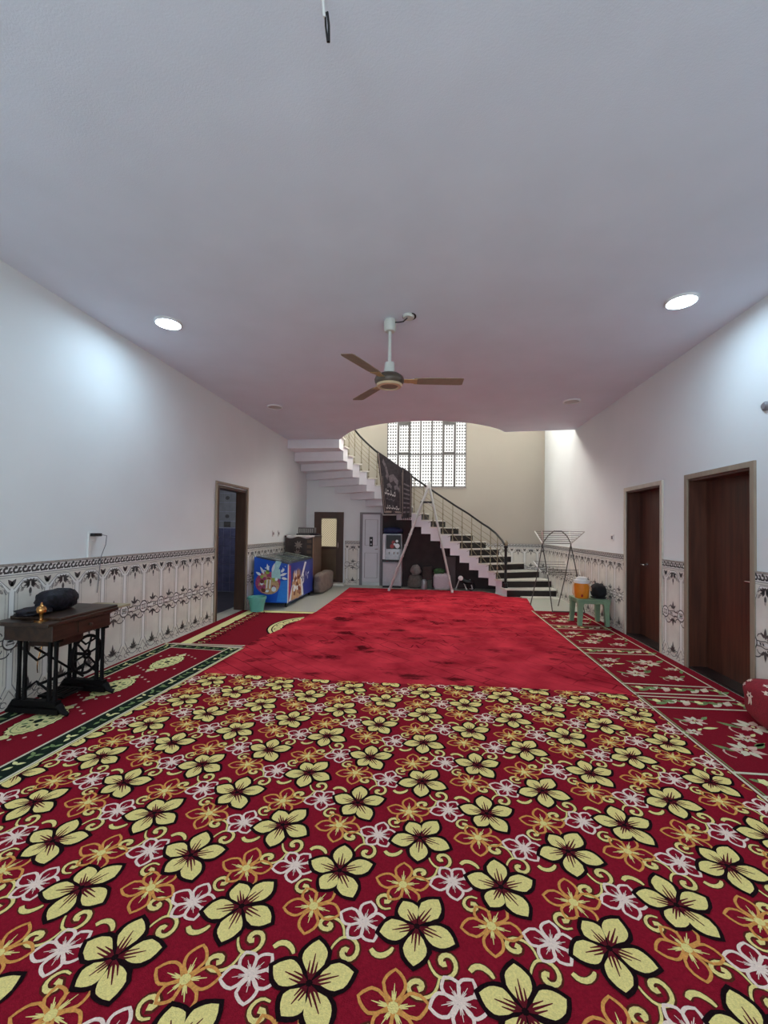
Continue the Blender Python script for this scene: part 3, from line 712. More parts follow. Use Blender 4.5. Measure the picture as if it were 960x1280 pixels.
# left runner with green borders and three yellow medallions
RRED = mat('dark_red_rug_pile', (128,26,40), .95, .16, 120, .4, 240, spec=.03); GRN = mat('dark_green_rug_pile', (32,42,34), .95, .3, 60, .4, 240, spec=.03)
LGRN = mat('leaf_green_rug_pile', (120,140,92), .95, .3, 90, spec=.03); YEL = mat('pale_yellow_rug_pile', (228,222,158), .95, .12, 120, .4, 240, spec=.03); RCRM = mat('cream_rug_pile', (212,202,176), .95, .1, 120, spec=.03)
PINK = mat('dusty_pink_rug_pile', (214,176,160), .95, .15, 120, spec=.03)
RM = [RRED, YEL, GRN, LGRN, RCRM, CBLK, PINK]
class Rug:
    def __init__(s, o, ang, z0=.001, z1=.014): s.b = MB(); s.o = o; s.ca = math.cos(ang); s.sa = math.sin(ang); s.z0 = z0; s.z1 = z1
    def T(s, p): return (s.o[0]+p[0]*s.ca-p[1]*s.sa, s.o[1]+p[0]*s.sa+p[1]*s.ca)
    def base(s, P): s.b.prism([s.T(p) for p in P], s.z0, s.z1, 0)
    def p(s, P, m, l): s.b.poly([(*s.T(q), s.z1+.0005*l) for q in P], m)
    def rect(s, x0, y0, x1, y1, m, l): s.p([(x0,y0),(x1,y0),(x1,y1),(x0,y1)], m, l)
    def st(s, pts, w, m, l, closed=False):
        for q in flat_stroke(pts, w, closed): s.p(q, m, l)
    def blob(s, c, rx, ry, m, l, n=16, jag=0):
        s.p([(c[0]+rx*math.cos(2*PI*k/n)*(1-jag*(k%2)), c[1]+ry*math.sin(2*PI*k/n)*(1-jag*(k%2))) for k in range(n)], m, l)
# local frame: x across (0 = room edge, negative to the wall), y along
rg = Rug((-2.232, 4.93), -math.radians(3.1), .001, .017)
wl = lambda y: -1.068-.0542*y
rg.base([(wl(-4.6),-4.6),(0,-4.6),(0,0),(wl(0),0)])
for side, (x0, x1) in enumerate(((-.17,-.03),(.06,.19))):
    if side:
        X = lambda x, y: wl(y)+x
    else:
        X = lambda x, y: x
    rg.p([(X(x0,-4.6),-4.6),(X(x1,-4.6),-4.6),(X(x1,-.02),-.02),(X(x0,-.02),-.02)],2,1)
    for k in range(38):
        y = -.1-k*.12; xc = X((x0+x1)/2, y)
        for a in (35,150,260): rg.p(leaf((xc+random.uniform(-.02,.02), y+random.uniform(-.02,.02)), a+random.uniform(-20,20), .055, .026), 3 if k % 3 else 1, 2)
    for x in (x0-.004, x1+.004): rg.st([(X(x,-4.6),-4.6),(X(x,-.03),-.03)], .018, 4, 3)
rg.rect(-.86,-.16,-.17,-.05,2,1.5)
for k in range(6):
    for a in (20,140,250): rg.p(leaf((-.8+k*.12,-.105), a+random.uniform(-20,20), .05, .024), 3, 2)
rg.st([(-.87,-.17),(-.17,-.17)], .016, 4, 3); rg.st([(-1.05,-.025),(0,-.025)], .03, 4, 3); rg.st([(-.006,-4.6),(-.006,0)], .014, 1, 3)
for yc in (-.68,-1.40,-2.10,-2.82,-3.53):
    c = (-.53, yc)
    rg.blob(c, .14, .235, 5, 1, 40, .1); rg.blob(c, .13, .225, 1, 2, 40, .08); rg.blob(c, .106, .188, 3, 3, 32); rg.blob(c, .1, .18, 1, 4, 32); rg.blob(c, .083, .15, 3, 5, 32, .08); rg.blob(c, .077, .142, 1, 6, 32)
    for k in range(10): rg.p(leaf((c[0]+.04*math.cos(k*PI/5), c[1]+.075*math.sin(k*PI/5)), k*36, .045, .025), 2 if k % 2 else 3, 7)
    rg.blob(c, .03, .04, 2, 8, 12, .2)
    for sg in (-1,1):
        rg.blob((c[0],c[1]+sg*.25), .045, .035, 1, 2, 12, .2); rg.blob((c[0],c[1]+sg*.29), .02, .02, 4, 2, 10)
        for k in range(7): rg.blob((c[0]+(-.21+.07*k)*1.0, c[1]+sg*(.31-abs(k-3)*.045)), .012, .014, 6 if k % 2 else 4, 2, 7)
tag(rg.b.build('runner_rug', RM), 'red runner rug with green borders and yellow oval medallions under the sewing table', 'rug')

# second left rug, half covered by the crimson carpet
rg = Rug((-3.22, 5.0), -math.radians(-2.0), .001, .007)
rg.base([(-.075,0),(1.9,0),(1.9,2.22),(-.02,2.22)])
rg.rect(.1,.03,.24,2.2,1,1); rg.rect(.24,2.07,1.9,2.2,1,1); rg.rect(.0,.0,1.9,.03,4,1)
for k in range(14):
    y = .1+k*.15
    rg.p(leaf((.24,y), 20+(k%3)*30, .12, .06), 5, 2); rg.st(arcpts((.36,y+.03), .07, .05, 180, 420, 10), .016, 5, 2); rg.st(arcpts((.34,y), .04, .03, 0, 300, 8), .012, 1, 3)
    if k % 2: rg.st(arcpts((.47,y), .06, .06, 90, 330, 9), .014, 5, 2)
for k in range(9): rg.st(arcpts((.5+k*.15,2.0), .06, .05, 0, 300, 9), .014, 5, 2)
cm = (1.55, 1.12)
for r0, m, l in ((.80,5,1),(.77,1,2),(.72,5,3),(.70,1,4),(.55,5,5),(.53,0,6)):
    rg.p([(cm[0]+r0*.86*math.cos(a), cm[1]+r0*.98*math.sin(a)) for a in [PI/2+PI*k/30 for k in range(31)]], m, l)
for k in range(9):
    a = PI/2+PI*(k+.5)/9; rg.st(arcpts((cm[0]+.53*math.cos(a), cm[1]+.61*math.sin(a)), .05, .06, 0, 300, 8), .014, 5, 7)
tag(rg.b.build('bordered_rug', RM), 'red rug with pale yellow border and half-hidden cream medallion by the kitchen doorway', 'rug')

# right runners
def right_rug(y0, y1, bands, name, label, lean=0.0, over=0):
    rg = Rug((1.845, 0), 0, .001, .010+over)
    W = .85
    rg.base([(0,y0),(.955,y0),(.955,y1),(0,y1)])
    rg.st([(.012,y0),(.012,y1)], .016, 4, 4); rg.st([(.035,y0),(.035,y1)], .010, 3, 3); rg.st([(W-.015,y0),(W-.015,y1)], .016, 4, 4)
    for yb in bands:
        for dy in (-.12,.12): rg.st([(.02,yb+dy),(W-.02,yb+dy*.9+.02)], .022, 4, 5)
        for k in range(7):
            x = .09+k*.115; rg.p(leaf((x,yb-.05+.03*(k%2)), 28+(k%3)*12, .15, .055), (3,4,6)[k%3], 3); rg.blob((x+.04,yb+.03), .035, .04, (1,3,4)[k%3], 4, 12, .2); rg.p(leaf((x-.03,yb+.06), -30, .1, .035), 3, 3)
    edges = [y0]+sorted(bands)+[y1]
    for ya, yb in zip(edges, edges[1:]):
        if yb-ya < .5: continue
        a, c = ya+.16, yb-.16; m = (a+c)/2
        for xc, yc, s in ((.30,a+.3*(c-a),1.0),(.60,a+.72*(c-a),1.15),(.62,a+.2*(c-a),.75),(.22,a+.78*(c-a),.75),(.42,m,.6),(.76,m+.02,.5),(.1,m+.05,.5)):
            for k in range(7):
                an = k*51+xc*90; rg.p(leaf((xc+.02*s*math.cos(math.radians(an)), yc+.02*s*math.sin(math.radians(an))), an, .092*s, .05*s), 4 if k % 3 else 6, 3)
            rg.blob((xc,yc), .024*s, .024*s, 0, 4, 10); rg.blob((xc,yc), .012*s, .012*s, 1, 5, 8)
            for sg in (1,-1):
                rg.p(leaf((xc+sg*.09*s,yc+.03*sg), 40*sg+(0 if sg > 0 else 180), .13*s, .045*s), 3 if s > .7 else 1, 2)
            rg.st(arcpts((xc-.12*s,yc-.06*s), .05*s, .06*s, 0, 250, 8), .012, 6, 2)
        for k in range(4): rg.p(leaf((.2+k*.19, m+(-1)**k*.12), 12+k*17, .13, .035), (1,3)[k%2], 2)
    tag(rg.b.build(name, RM), label, 'rug')
right_rug(4.07, 8.08, (6.78,5.50,4.24), 'strip_rug', 'red strip rug with white flowers running past the far right door under the green stool')
right_rug(.4, 4.05, (3.93,2.72,1.5), 'strip_rug', 'red strip rug with white flowers in front of the nearest right door')

# ------------------------------------------------------------------ treadle sewing table
TW = mat('dark_walnut_table', (62,42,30), .4, .25, 9, .05, 25, stretch=(3,.4,3), rgb2=(28,18,14)); CASTI = mat('black_cast_iron', (12,11,12), .6, .2, 40, spec=.15)
t = thing('sewing_table', 'old wooden treadle sewing table with iron legs and wheel against the left wall', 'table', (-3.0,3.2,.017))
TX0, TX1, TY0, TY1, TZ = -3.22, -2.76, 2.80, 3.50, .75
zf = .018
b = MB(); b.box((TX0,TY0,TZ-.028),(TX1,TY1,TZ)); b.box((TX0+.02,TY0+.12,TZ),(TX1-.01,TY1,TZ+.022)); b.build('tabletop', TW, t, bevel=.006)
b = MB(); b.box((TX0+.03,TY0+.07,TZ-.15),(TX1-.03,TY1-.06,TZ-.028)); b.box((TX0+.05,TY0+.25,TZ-.24),(TX1-.14,TY1-.22,TZ-.15)); b.build('drawer_case', TW, t, bevel=.005)
b = MB(); b.box((TX1-.032,TY0+.30,TZ-.13),(TX1-.022,TY0+.52,TZ-.045)); b.lathe([(.012,0),(.018,.012),(.0,.02)], (0,0,0), 10); 
b.v[-30:] = [(TX1-.022+z, TY0+.41+x, TZ-.09+y) for x, y, z in b.v[-30:]]; b.build('drawer_front', TW, t)
b = MB(); b.box((TX0+.12,TY1+.001,TZ-.016),(TX1-.01,TY1+.16,TZ+.004)); b.build('leaf_board', mat('pale_raw_board', (160,146,116), .5, .12, 8), t, bevel=.003)
for y in (TY0+.16, TY1-.08):
    b = MB()
    for x in (-3.15,-3.10,-2.89,-2.84):                     # pairs of slender posts
        b.tube([(x,y,.12),(x,y,.40),(x,y,TZ-.14)], [.017,.013,.017], 8)
    b.box((-3.19,y-.018,TZ-.17),(-2.80,y+.018,TZ-.14))
    b.box((-3.18,y-.025,.09),(-2.81,y+.025,.13)); b.tube([(-3.18,y,.10),(-3.22,y,.05),(-3.25,y,zf+.014)], [.028,.022,.014], 8); b.tube([(-2.81,y,.10),(-2.77,y,.05),(-2.73,y,zf+.014)], [.028,.022,.014], 8)
    b.box((-3.20,y-.03,.035),(-2.79,y+.03,.075)); b.tube([(-3.18,y,.08),(-3.0,y,.115),(-2.81,y,.08)], .02, 8)
    b.tube([(-3.1,y,.2),(-3.0,y,.27),(-2.89,y,.2)], .009, 6); b.tube([(-3.1,y,.5),(-3.0,y,.43),(-2.89,y,.5)], .009, 6)
    b.build('leg', CASTI, t, smooth=True)
b = MB(); b.tube([(-3.0,TY0+.18,.24),(-3.0,TY1-.1,.24)], .012, 8); b.tube([(-3.04,TY0+.18,.52),(-3.0,TY1-.1,.16)], .009, 8); b.build('stretcher', CASTI, t)
b = MB(); wc = (-2.93, TY1-.17, .375)                        # drive wheel in the table's length plane
ring = [(wc[0]+.02, wc[1]+.155*math.cos(a), wc[2]+.155*math.sin(a)) for a in [2*PI*k/32 for k in range(32)]]
b.tube(ring, .013, 8, closed=True)
ring = [(wc[0]+.02, wc[1]+.03*math.cos(a), wc[2]+.03*math.sin(a)) for a in [2*PI*k/12 for k in range(12)]]; b.tube(ring, .012, 8, closed=True)
for k in range(6):
    a = k*PI/3+.2; b.tube([(wc[0]+.02, wc[1]+.025*math.cos(a), wc[2]+.025*math.sin(a)),(wc[0]+.02, wc[1]+.15*math.cos(a), wc[2]+.15*math.sin(a))], .008, 6)
b.tube([(wc[0]-.08,wc[1],wc[2]),(wc[0]+.05,wc[1],wc[2])], .014, 8); b.build('drive_wheel', CASTI, t, smooth=True)
b = MB()
for k in range(6): b.box((-3.1+k*.04,TY0+.28,.10),(-3.08+k*.04,TY1-.24,.115))
b.box((-3.1,TY0+.27,.098),(-2.88,TY0+.295,.118)); b.box((-3.1,TY1-.255,.098),(-2.88,TY1-.23,.118)); b.build('treadle', CASTI, t)
b = MB(); pts = [(-3.2,TY1-.32+.02*math.sin(k*.5),.62-.033*k) for k in range(12)]; b.tube(pts, .004, 6); b.build('drive_belt', BRASS, t)
# small brass ornament and the black cloth bag on the table
b = MB(); b.lathe([(.045,0),(.045,.006),(.014,.012),(.012,.05),(.016,.056),(.030,.066),(.034,.085),(.028,.105),(.010,.118),(.006,.135),(0,.142)], (-2.90,2.885,TZ), 20)
tag(b.build('oil_pot', BRASS, smooth=True), 'small brass pot with knob standing on the near end of the sewing table', 'ornament')
def lump(b, c, r, seed, n=26, k=16, amt=.18, m=0, pw=.8, flat=True, freq=5):
    vs = []; fs = []
    for i in range(k+1):
        ph = -PI/2+PI*i/k
        for j in range(n):
            th = 2*PI*j/n
            d = Vector((math.copysign(abs(math.cos(th))**pw, math.cos(th))*math.cos(ph)**pw if abs(math.cos(ph)) > 1e-6 else 0, math.copysign(abs(math.sin(th))**pw, math.sin(th))*(math.cos(ph)**pw if abs(math.cos(ph)) > 1e-6 else 0), math.copysign(abs(math.sin(ph))**pw, math.sin(ph))))
            w = 1+amt*noise.noise(Vector((d.x*freq*.4+seed, d.y*freq*.4, d.z*freq*.4)))+amt*.4*noise.noise(Vector((d.x*freq+seed, d.y*freq, d.z*freq)))
            p = Vector((c[0]+d.x*r[0]*w, c[1]+d.y*r[1]*w, c[2]+d.z*r[2]*w))
            if flat: p.z = max(p.z, c[2]-r[2]*.92)
            vs.append(p)
    for i in range(k):
        for j in range(n): fs.append((i*n+j, i*n+(j+1)%n, (i+1)*n+(j+1)%n, (i+1)*n+j))
    b.add(vs, fs, m)
CBAG = mat('black_floral_cloth', (34,32,42), .5, .5, 34, .5, 40, rgb2=(4,4,6), spec=.25)
b = MB(); lump(b, (-3.07,3.19,TZ+.022+.082), (.10,.17,.09), 3.1); lump(b, (-3.05,2.97,TZ+.022+.03), (.085,.13,.033), 8.2)
tag(b.build('cloth_bag', CBAG, smooth=True), 'crumpled black patterned cloth bag lying on the sewing table', 'bag')

# ------------------------------------------------------------------ freezer, bucket, cabinet
BLUE = mat('royal_blue_panel', (26,84,190), .35, .06, 3); NAVY = mat('navy_blue_panel', (34,52,140), .35, .08, 3); GLS = mat('grey_sliding_glass', (96,108,112), .12, .1, 3)
fz = thing('ice_cream_freezer', 'blue chest freezer with ice cream pictures beside the teal bucket', 'freezer', (-2.95,8.3,0))
fx0, fx1, fy0, fy1 = -3.27, -2.61, 7.56, 9.18; zb, zh, zl = .09, .925, .80
b = MB(); b.add([(fx0,fy0,zb),(fx1,fy0,zb),(fx1,fy0,zl),(fx0,fy0,zh),(fx0,fy1,zb),(fx1,fy1,zb),(fx1,fy1,zl),(fx0,fy1,zh)], [(0,1,2,3),(7,6,5,4),(0,4,5,1),(3,2,6,7)], 0); b.add([(fx1,fy0,zb),(fx1,fy1,zb),(fx1,fy1,zl),(fx1,fy0,zl),(fx0,fy0,zb),(fx0,fy1,zb),(fx0,fy1,zh),(fx0,fy0,zh)], [(0,1,2,3),(7,6,5,4)], 1)
body = b.build('body', [BLUE, NAVY], fz)
sl = lambda x: zl+(zh-zl)*(fx1-x)/(fx1-fx0)
b = MB(); b.add([(x,y,sl(x)+d) for d in (.004,.02) for x, y in ((fx0+.03,fy0+.0),(fx1-.0,fy0),(fx1,fy1),(fx0+.03,fy1))], [(3,2,1,0),(4,5,6,7),(0,1,5,4),(1,2,6,5),(2,3,7,6),(3,0,4,7)], 0)
lid = b.build('lid_frame', mat('dark_grey_rim', (60,66,84), .4, .1), fz)
b = MB()
for ya, yb, d in ((fy0+.05,fy0+.82,.024),(fy0+.76,fy1-.05,.032)):
    b.add([(x,y,sl(x)+e) for e in (d,d+.006) for x, y in ((fx0+.07,ya),(fx1-.04,ya),(fx1-.04,yb),(fx0+.07,yb))], [(3,2,1,0),(4,5,6,7),(0,1,5,4),(1,2,6,5),(2,3,7,6),(3,0,4,7)], 0)
b.build('sliding_glass', GLS, lid)
OLV = mat('olive_edge_strip', (120,124,92), .3, .1)
for y in (fy0+.3,fy0+.6,fy0+1.1,fy0+1.4): b = MB(); b.add([(x,y+e,sl(x)+.04) for x, e in ((fx0+.09,0),(fx1-.06,0),(fx1-.06,.05),(fx0+.09,.05))], [(0,1,2,3)], 0); b.build('lid_strip', OLV, lid)
WH = mat('milk_white_print', (228,236,238), .5, .04); BRN = mat('chocolate_print', (112,52,36), .5, .3, 30); TANP = mat('caramel_print', (198,160,116), .5, .25, 20); PNK = mat('berry_print', (170,70,110), .5, .3, 30); GRP = mat('lime_print', (150,180,70), .5, .2); LTB = mat('pale_mint_print', (170,214,214), .5, .08); SKY = mat('sky_blue_print', (44,130,220), .4, .06)
PMs = [WH, BRN, TANP, PNK, GRP, LTB, SKY]
b = MB()
def pf(P, m, l): b.poly([(fx0+x, fy0-.001-.0006*l, zb+z) for x, z in P], m)
def circ(c, r, n=20, rz=1): return [(c[0]+r*math.cos(2*PI*k/n), c[1]+r*rz*math.sin(2*PI*k/n)) for k in range(n)]
pf([(.44,.02),(.655,.02),(.655,.42),(.52,.40)], 6, 1)
bc = (.27,.36); pf(circ(bc,.24,24,.88), 3, 2); pf(circ((bc[0]+.02,bc[1]-.05),.20,20,.8), 2, 3)
for k in range(26):
    a = random.uniform(0,2*PI); r = random.uniform(.04,.2); pf(circ((bc[0]+r*math.cos(a), bc[1]+r*.85*math.sin(a)), random.uniform(.025,.05), 9), random.choice((1,1,2,3,3,0,4)), 4+k*.1)
pf([(.22,.24),(.34,.22),(.37,.42),(.24,.44)], 2, 8); pf([(.24,.26),(.26,.26),(.27,.42),(.25,.42)], 0, 9); pf([(.30,.26),(.32,.26),(.33,.42),(.31,.42)], 0, 9)
pf(circ((.26,.56),.04,10), 4, 8)
pf([(.36,.60),(.46,.58),(.53,.76),(.42,.775)], 5, 7); pf([(.34,.46),(.52,.44),(.50,.62),(.34,.62)], 5, 6)
for c, a, l in (((.2,.52),120,.16),((.28,.56),100,.16),((.35,.56),75,.18),((.50,.50),20,.15),((.52,.56),50,.1),((.14,.5),150,.12),((.53,.46),-10,.12)): pf(leaf(c,a,l,.05), 0, 8)
for k in range(10): pf(circ((random.uniform(.1,.62),random.uniform(.54,.74)), random.uniform(.006,.014), 7), 0, 8)
b.build('fruit_bowl_print', PMs, body)
b = MB()
def ps(P, m, l): b.poly([(fx1+.001+.0006*l, fy0+y, zb+z) for y, z in P], m)
ps([(.0,.02),(.10,.02),(.14,.40),(.12,.68),(.0,.69)], 3, 1)
ps([(.04,.02),(.95,.02),(.85,.30),(.70,.42),(.30,.46),(.16,.22)], 0, 2); ps([(.16,.02),(.82,.02),(.70,.45),(.30,.52)], 2, 3)
for k in range(34): ps(circ((random.uniform(.26,.74), random.uniform(.05,.44)), random.uniform(.03,.075), 9, .7), random.choice((1,1,2,2,0,1)), 4+.1*k)
for k in range(6): ps(leaf((.28+k*.08,.42), 85+k*3, random.uniform(.1,.2), .05), random.choice((2,0,2)), 8)
ps([(.74,.40),(.86,.40),(1.10,.68),(.98,.69)], 0, 9)
for k in range(12): ps(leaf((random.uniform(.75,1.25),random.uniform(.2,.44)), random.uniform(20,140), .12, .035), 0, 8)
b.build('sundae_print', PMs, body)
for x in (fx0+.06,fx1-.06):
    for y in (fy0+.08,fy1-.08):
        b = MB(); b.tube([(x-.014,y,.034),(x+.014,y,.034)], .033, 14); b.box((x-.02,y-.02,.04),(x+.02,y+.02,zb)); b.build('caster', BLACK, fz)
b = MB(); b.box((fx1-.012,fy0-.004,zb),(fx1+.003,fy0+.012,zl)); b.build('corner_strip', WHITEP, fz)

TEAL = mat('teal_plastic', (108,184,168), .4, .05)
bk = thing('bucket', 'small teal plastic bucket on the floor in front of the freezer', 'bucket', (-3.03,7.16,.007))
b = MB(); b.lathe([(.0,.008),(.105,.008),(.11,.0),(.145,.21),(.158,.212),(.16,.255),(.15,.257),(.142,.215),(.103,.02),(0,.02)], (-3.03,7.16,.009), 28); b.build('pail', TEAL, bk, smooth=True)
b = MB(); b.tube([(-3.03+.163*math.cos(a), 7.16-.02-.12*math.sin(a), .25-.03*math.sin(a)) for a in [PI*k/14 for k in range(15)]], .005, 6); b.build('bail_handle', TEAL, bk, smooth=True)

CAB = mat('carved_dark_brown_wood', (66,50,42), .5, .3, 8, .1, 20, rgb2=(46,34,30)); CABS = mat('warm_brown_wood_side', (92,70,52), .5, .25, 9, .05, 20, stretch=(3,3,.3))
cb = thing('wooden_cabinet', 'old dark brown carved cabinet standing behind the blue freezer', 'cabinet', (-2.98,9.6,0))
kx0, kx1, ky0, ky1, kz = -3.315, -2.655, 9.32, 10.05, 1.30
b = MB(); b.box((kx0,ky0+.02,.02),(kx1,ky1,kz-.03),0); b.build('carcass', CABS, cb)
b = MB(); b.box((kx0-.0,ky0-.02,kz-.03),(kx1+.02,ky1+.01,kz)); b.build('top', CAB, cb, bevel=.005)
b = MB(); b.box((kx0+.02,ky0,.10),(kx1-.02,ky0+.02,kz-.05)); pn = b.build('front_panel', CAB, cb)
b = MB()
for q in flat_stroke([(kx0+.08,.75),(kx1-.18,.75),(kx1-.18,1.2),(kx0+.08,1.2)], .03, True): b.add([(p[0],ky0-.008,p[1]) for p in q]+[(p[0],ky0+.002,p[1]) for p in q], [(3,2,1,0),(4,5,6,7),(0,1,5,4),(1,2,6,5),(2,3,7,6),(3,0,4,7)])
for c, r in (((kx0+.32,1.09),.07),((kx0+.3,.9),.06)):
    for k in range(8): b.poly([(p[0],ky0-.012,p[1]) for p in leaf(c, k*45+15, r*1.5, r*.55)], 1)
for z in (.78,.9,1.02,1.14): b.box((kx1-.14,ky0-.01,z),(kx1-.04,ky0,z+.07), 2)
b.build('carving', [CAB, mat('pale_carved_rosette', (140,124,112), .5, .2), CABS], pn)
b = MB(); b.box((kx1-.006,ky0-.004,.1),(kx1+.006,ky0+.03,kz-.03)); b.build('edge_post', mat('light_edge_lipping', (150,122,98), .5, .15), cb)
CLW = mat('white_lace_cloth', (214,210,206), .85, .08, 40, .2)
b = MB(); n = 14; vs = []; fs = []
for i in range(n+1):
    for j in range(9):
        u = i/n; x = kx0+.05+(kx1+.04-kx0-.05)*u; v = j/8
        y = ky0-.035+.5*max(0,v-.2)/.8; z = kz+.004+.004*math.sin(u*15+v*3)+.004 if v >= .2 else kz+.008-(.2-v)/.2*(.05+.02*math.sin(u*11))
        vs.append((x, y if v >= .2 else ky0-.035-.006*math.sin(u*20), z))
for i in range(n):
    for j in range(8): a = i*9+j; fs.append((a,a+9,a+10,a+1))
b.add(vs, fs); o = b.build('lace_cloth', CLW, smooth=True); o.modifiers.new('solid','SOLIDIFY').thickness = .004
tag(o, 'white cloth draped over the front edge of the dark cabinet top', 'cloth')
rd = thing('radio', 'boxy grey radio with black base standing on the cabinet', 'radio', (-2.93,9.66,kz))
b = MB(); b.box((-3.1,9.6,kz+.03),(-2.72,9.8,kz+.19)); bo = b.build('case', mat('grey_radio_case', (92,86,84), .5, .2, 30), rd, bevel=.01)
b = MB(); b.box((-3.13,9.57,kz+.012),(-2.69,9.82,kz+.045)); b.build('base', BLACK, rd)
b = MB()
for k in range(7): b.box((-3.07+k*.05,9.594,kz+.07),(-3.045+k*.05,9.601,kz+.16))
b.build('grille', mat('light_grille', (150,146,142), .5, .1), bo)
b = MB(); lump(b, (-2.68,9.5,kz+.035), (.13,.10,.03), 4.4); tag(b.build('black_cloth', CBAG, smooth=True), 'folded black cloth at the right corner of the cabinet top', 'cloth')
BUN = mat('beige_grey_canvas', (132,118,108), .9, .15, 12, .4, 30, rgb2=(108,96,90))
b = MB(); lump(b, (-2.50,9.75,.235), (.11,.62,.235), 1.7, 36, 20, .07, pw=.45)
tag(b.build('canvas_bundle', BUN, smooth=True), 'long beige-grey bundle lying along the side of the cabinet toward the lattice door', 'bundle')

# ------------------------------------------------------------------ things under the stairs
dp = thing('drink_dispenser', 'grey drink dispenser cabinet with dark window under the stairs beside the grey door', 'dispenser', (-.99,10.8,0))
dx0, dx1, dy0, dy1 = -1.22, -.74, 10.62, 10.96; LG = mat('light_grey_enamel', (186,188,194), .35, .05); DGY = mat('mid_grey_steel', (150,150,152), .3, .15, 12, metal=.4)
b = MB(); b.box((dx0,dy0+.03,.05),(dx1,dy1,1.36)); b.build('body', LG, dp, bevel=.01)
b = MB(); b.box((dx0+.02,dy0,.14),(dx1-.02,dy0+.03,.62)); b.build('lower_door', LG, dp, bevel=.01)
b = MB(); b.box((dx0-.01,dy0-.04,.65),(dx1+.01,dy0+.03,.71)); b.build('drip_tray', BLACK, dp, bevel=.005)
b = MB(); b.box((dx0+.07,dy0-.005,.71),(dx1-.04,dy0+.03,.98)); b.build('tap_panel', DGY, dp)
b = MB(); b.box((dx0+.09,dy0-.012,.98),(dx1-.02,dy0+.03,1.33)); wn = b.build('display_window', BLACK, dp)
b = MB()
for x, z, r, m in ((-.95,1.15,.045,0),(-.86,1.18,.035,1),(-.85,1.06,.06,1),(-.98,1.05,.055,0),(-.92,1.1,.03,1)): b.poly([(p[0],dy0-.014-.001*m,p[1]) for p in circ((x,z),r,12)], m)
b.build('picture_print', [mat('red_print', (140,30,36), .4, .2), WH], wn)
b = MB(); b.box((dx0,dy0-.01,.72),(dx0+.06,dy0+.03,1.34)); b.build('side_pillar', GREYP, dp)
for x in (-1.05,-.93,-.84): b = MB(); b.tube([(x,dy0-.005,.9),(x,dy0-.04,.9),(x,dy0-.045,.85)], .012, 8); b.build('tap', STEEL, dp)
b = MB(); b.box((dx0+.01,dy0+.02,0),(dx1-.01,dy1-.02,.05)); b.build('plinth', BLACK, dp)
b = MB(); lump(b, (-.98,10.78,1.44), (.24,.17,.085), 9.3, amt=.25, pw=.7); tag(b.build('blue_cloth', mat('dark_blue_cloth', (36,46,84), .85, .3, 12, .3), smooth=True), 'dark blue cloth heaped on top of the drink dispenser', 'cloth')
SACK = mat('grey_brown_sack', (104,96,90), .9, .25, 16, .4, 50); SACKW = mat('white_woven_sack', (196,184,190), .85, .08, 30, .3, 60); DKB = mat('dark_brown_crate', (62,46,42), .7, .25, 12)
def lumpy(name, c, r, m, label, cat, seed, pw=.7, amt=.15):
    b = MB(); lump(b, c, r, seed, amt=amt, pw=pw); return tag(b.build(name, m, smooth=True), label, cat)
lumpy('grain_sack', (-.40,10.75,.155), (.19,.15,.168), SACK, 'grey-brown sack on the floor under the stairs at the left of the pile', 'sack', 2.2)
lumpy('small_sack', (-.38,10.78,.44), (.14,.12,.15), mat('pale_grey_sack', (134,124,120), .9, .2, 16, .4), 'pale pointed sack resting on the grey-brown sack under the stairs', 'sack', 5.1, 1.1)
b = MB(); b.lathe([(.0,0),(.07,0),(.075,.02),(.075,.20),(.07,.22),(.04,.24),(.035,.25),(0,.25)], (-.17,10.50,0), 20); b.lathe([(.078,.04),(.078,.055)], (-.17,10.50,0), 20)
tag(b.build('metal_can', DGY, smooth=True), 'grey metal can in front of the sacks under the stairs', 'can')
def crate(name, a, c, m, label, slats=3):
    t = thing(name, label, 'crate', ((a[0]+c[0])/2,(a[1]+c[1])/2,a[2]))
    b = MB(); b.box((a[0]+.012,a[1]+.012,a[2]+.005),(c[0]-.012,c[1]-.012,c[2]-.01)); b.build('box_body', m, t)
    b = MB(); h = (c[2]-a[2])/slats
    for k in range(slats):
        z = a[2]+k*h; b.box((a[0],a[1],z),(c[0],a[1]+.012,z+h*.82)); b.box((a[0],c[1]-.012,z),(c[0],c[1],z+h*.82)); b.box((a[0],a[1],z),(a[0]+.012,c[1],z+h*.82)); b.box((c[0]-.012,a[1],z),(c[0],c[1],z+h*.82))
    b.build('slats', m, t)
crate('green_crate', (-.19,10.62,0), (.03,10.92,.24), mat('dark_green_box', (62,70,62), .6, .2, 12), 'dark green slatted box on the floor left of the white sack')
crate('brown_crate', (-.20,10.66,.24), (.03,10.94,.56), DKB, 'brown wooden crate stacked on the dark green box')
lumpy('white_sack', (.275,10.66,.19), (.215,.16,.205), SACKW, 'full white woven sack standing by the right foot of the ladder', 'sack', 7.7, .45, .06)
lumpy('green_bundle', (.20,10.68,.44), (.13,.10,.07), mat('green_bundle_cloth', (60,96,56), .85, .35, 18, .3), 'green bundle lying on top of the white sack', 'bundle', 3.9, .8, .3)
b = MB(); b.box((.36,10.86,0),(.62,10.93,.80)); tag(b.build('grey_board', mat('grey_hardboard', (96,88,88), .7, .15, 6), bevel=.006), 'grey board standing upright behind the right foot of the ladder', 'board')
mc = thing('machine', 'small dark machine with a round pale lamp on the floor under the lower steps', 'machine', (.78,10.55,0))
b = MB(); b.tube([(.68,10.55,.30),(.86,10.5,.22),(1.0,10.5,.20)], [.05,.07,.05], 12); b.build('housing', BLACK, mc, smooth=True)
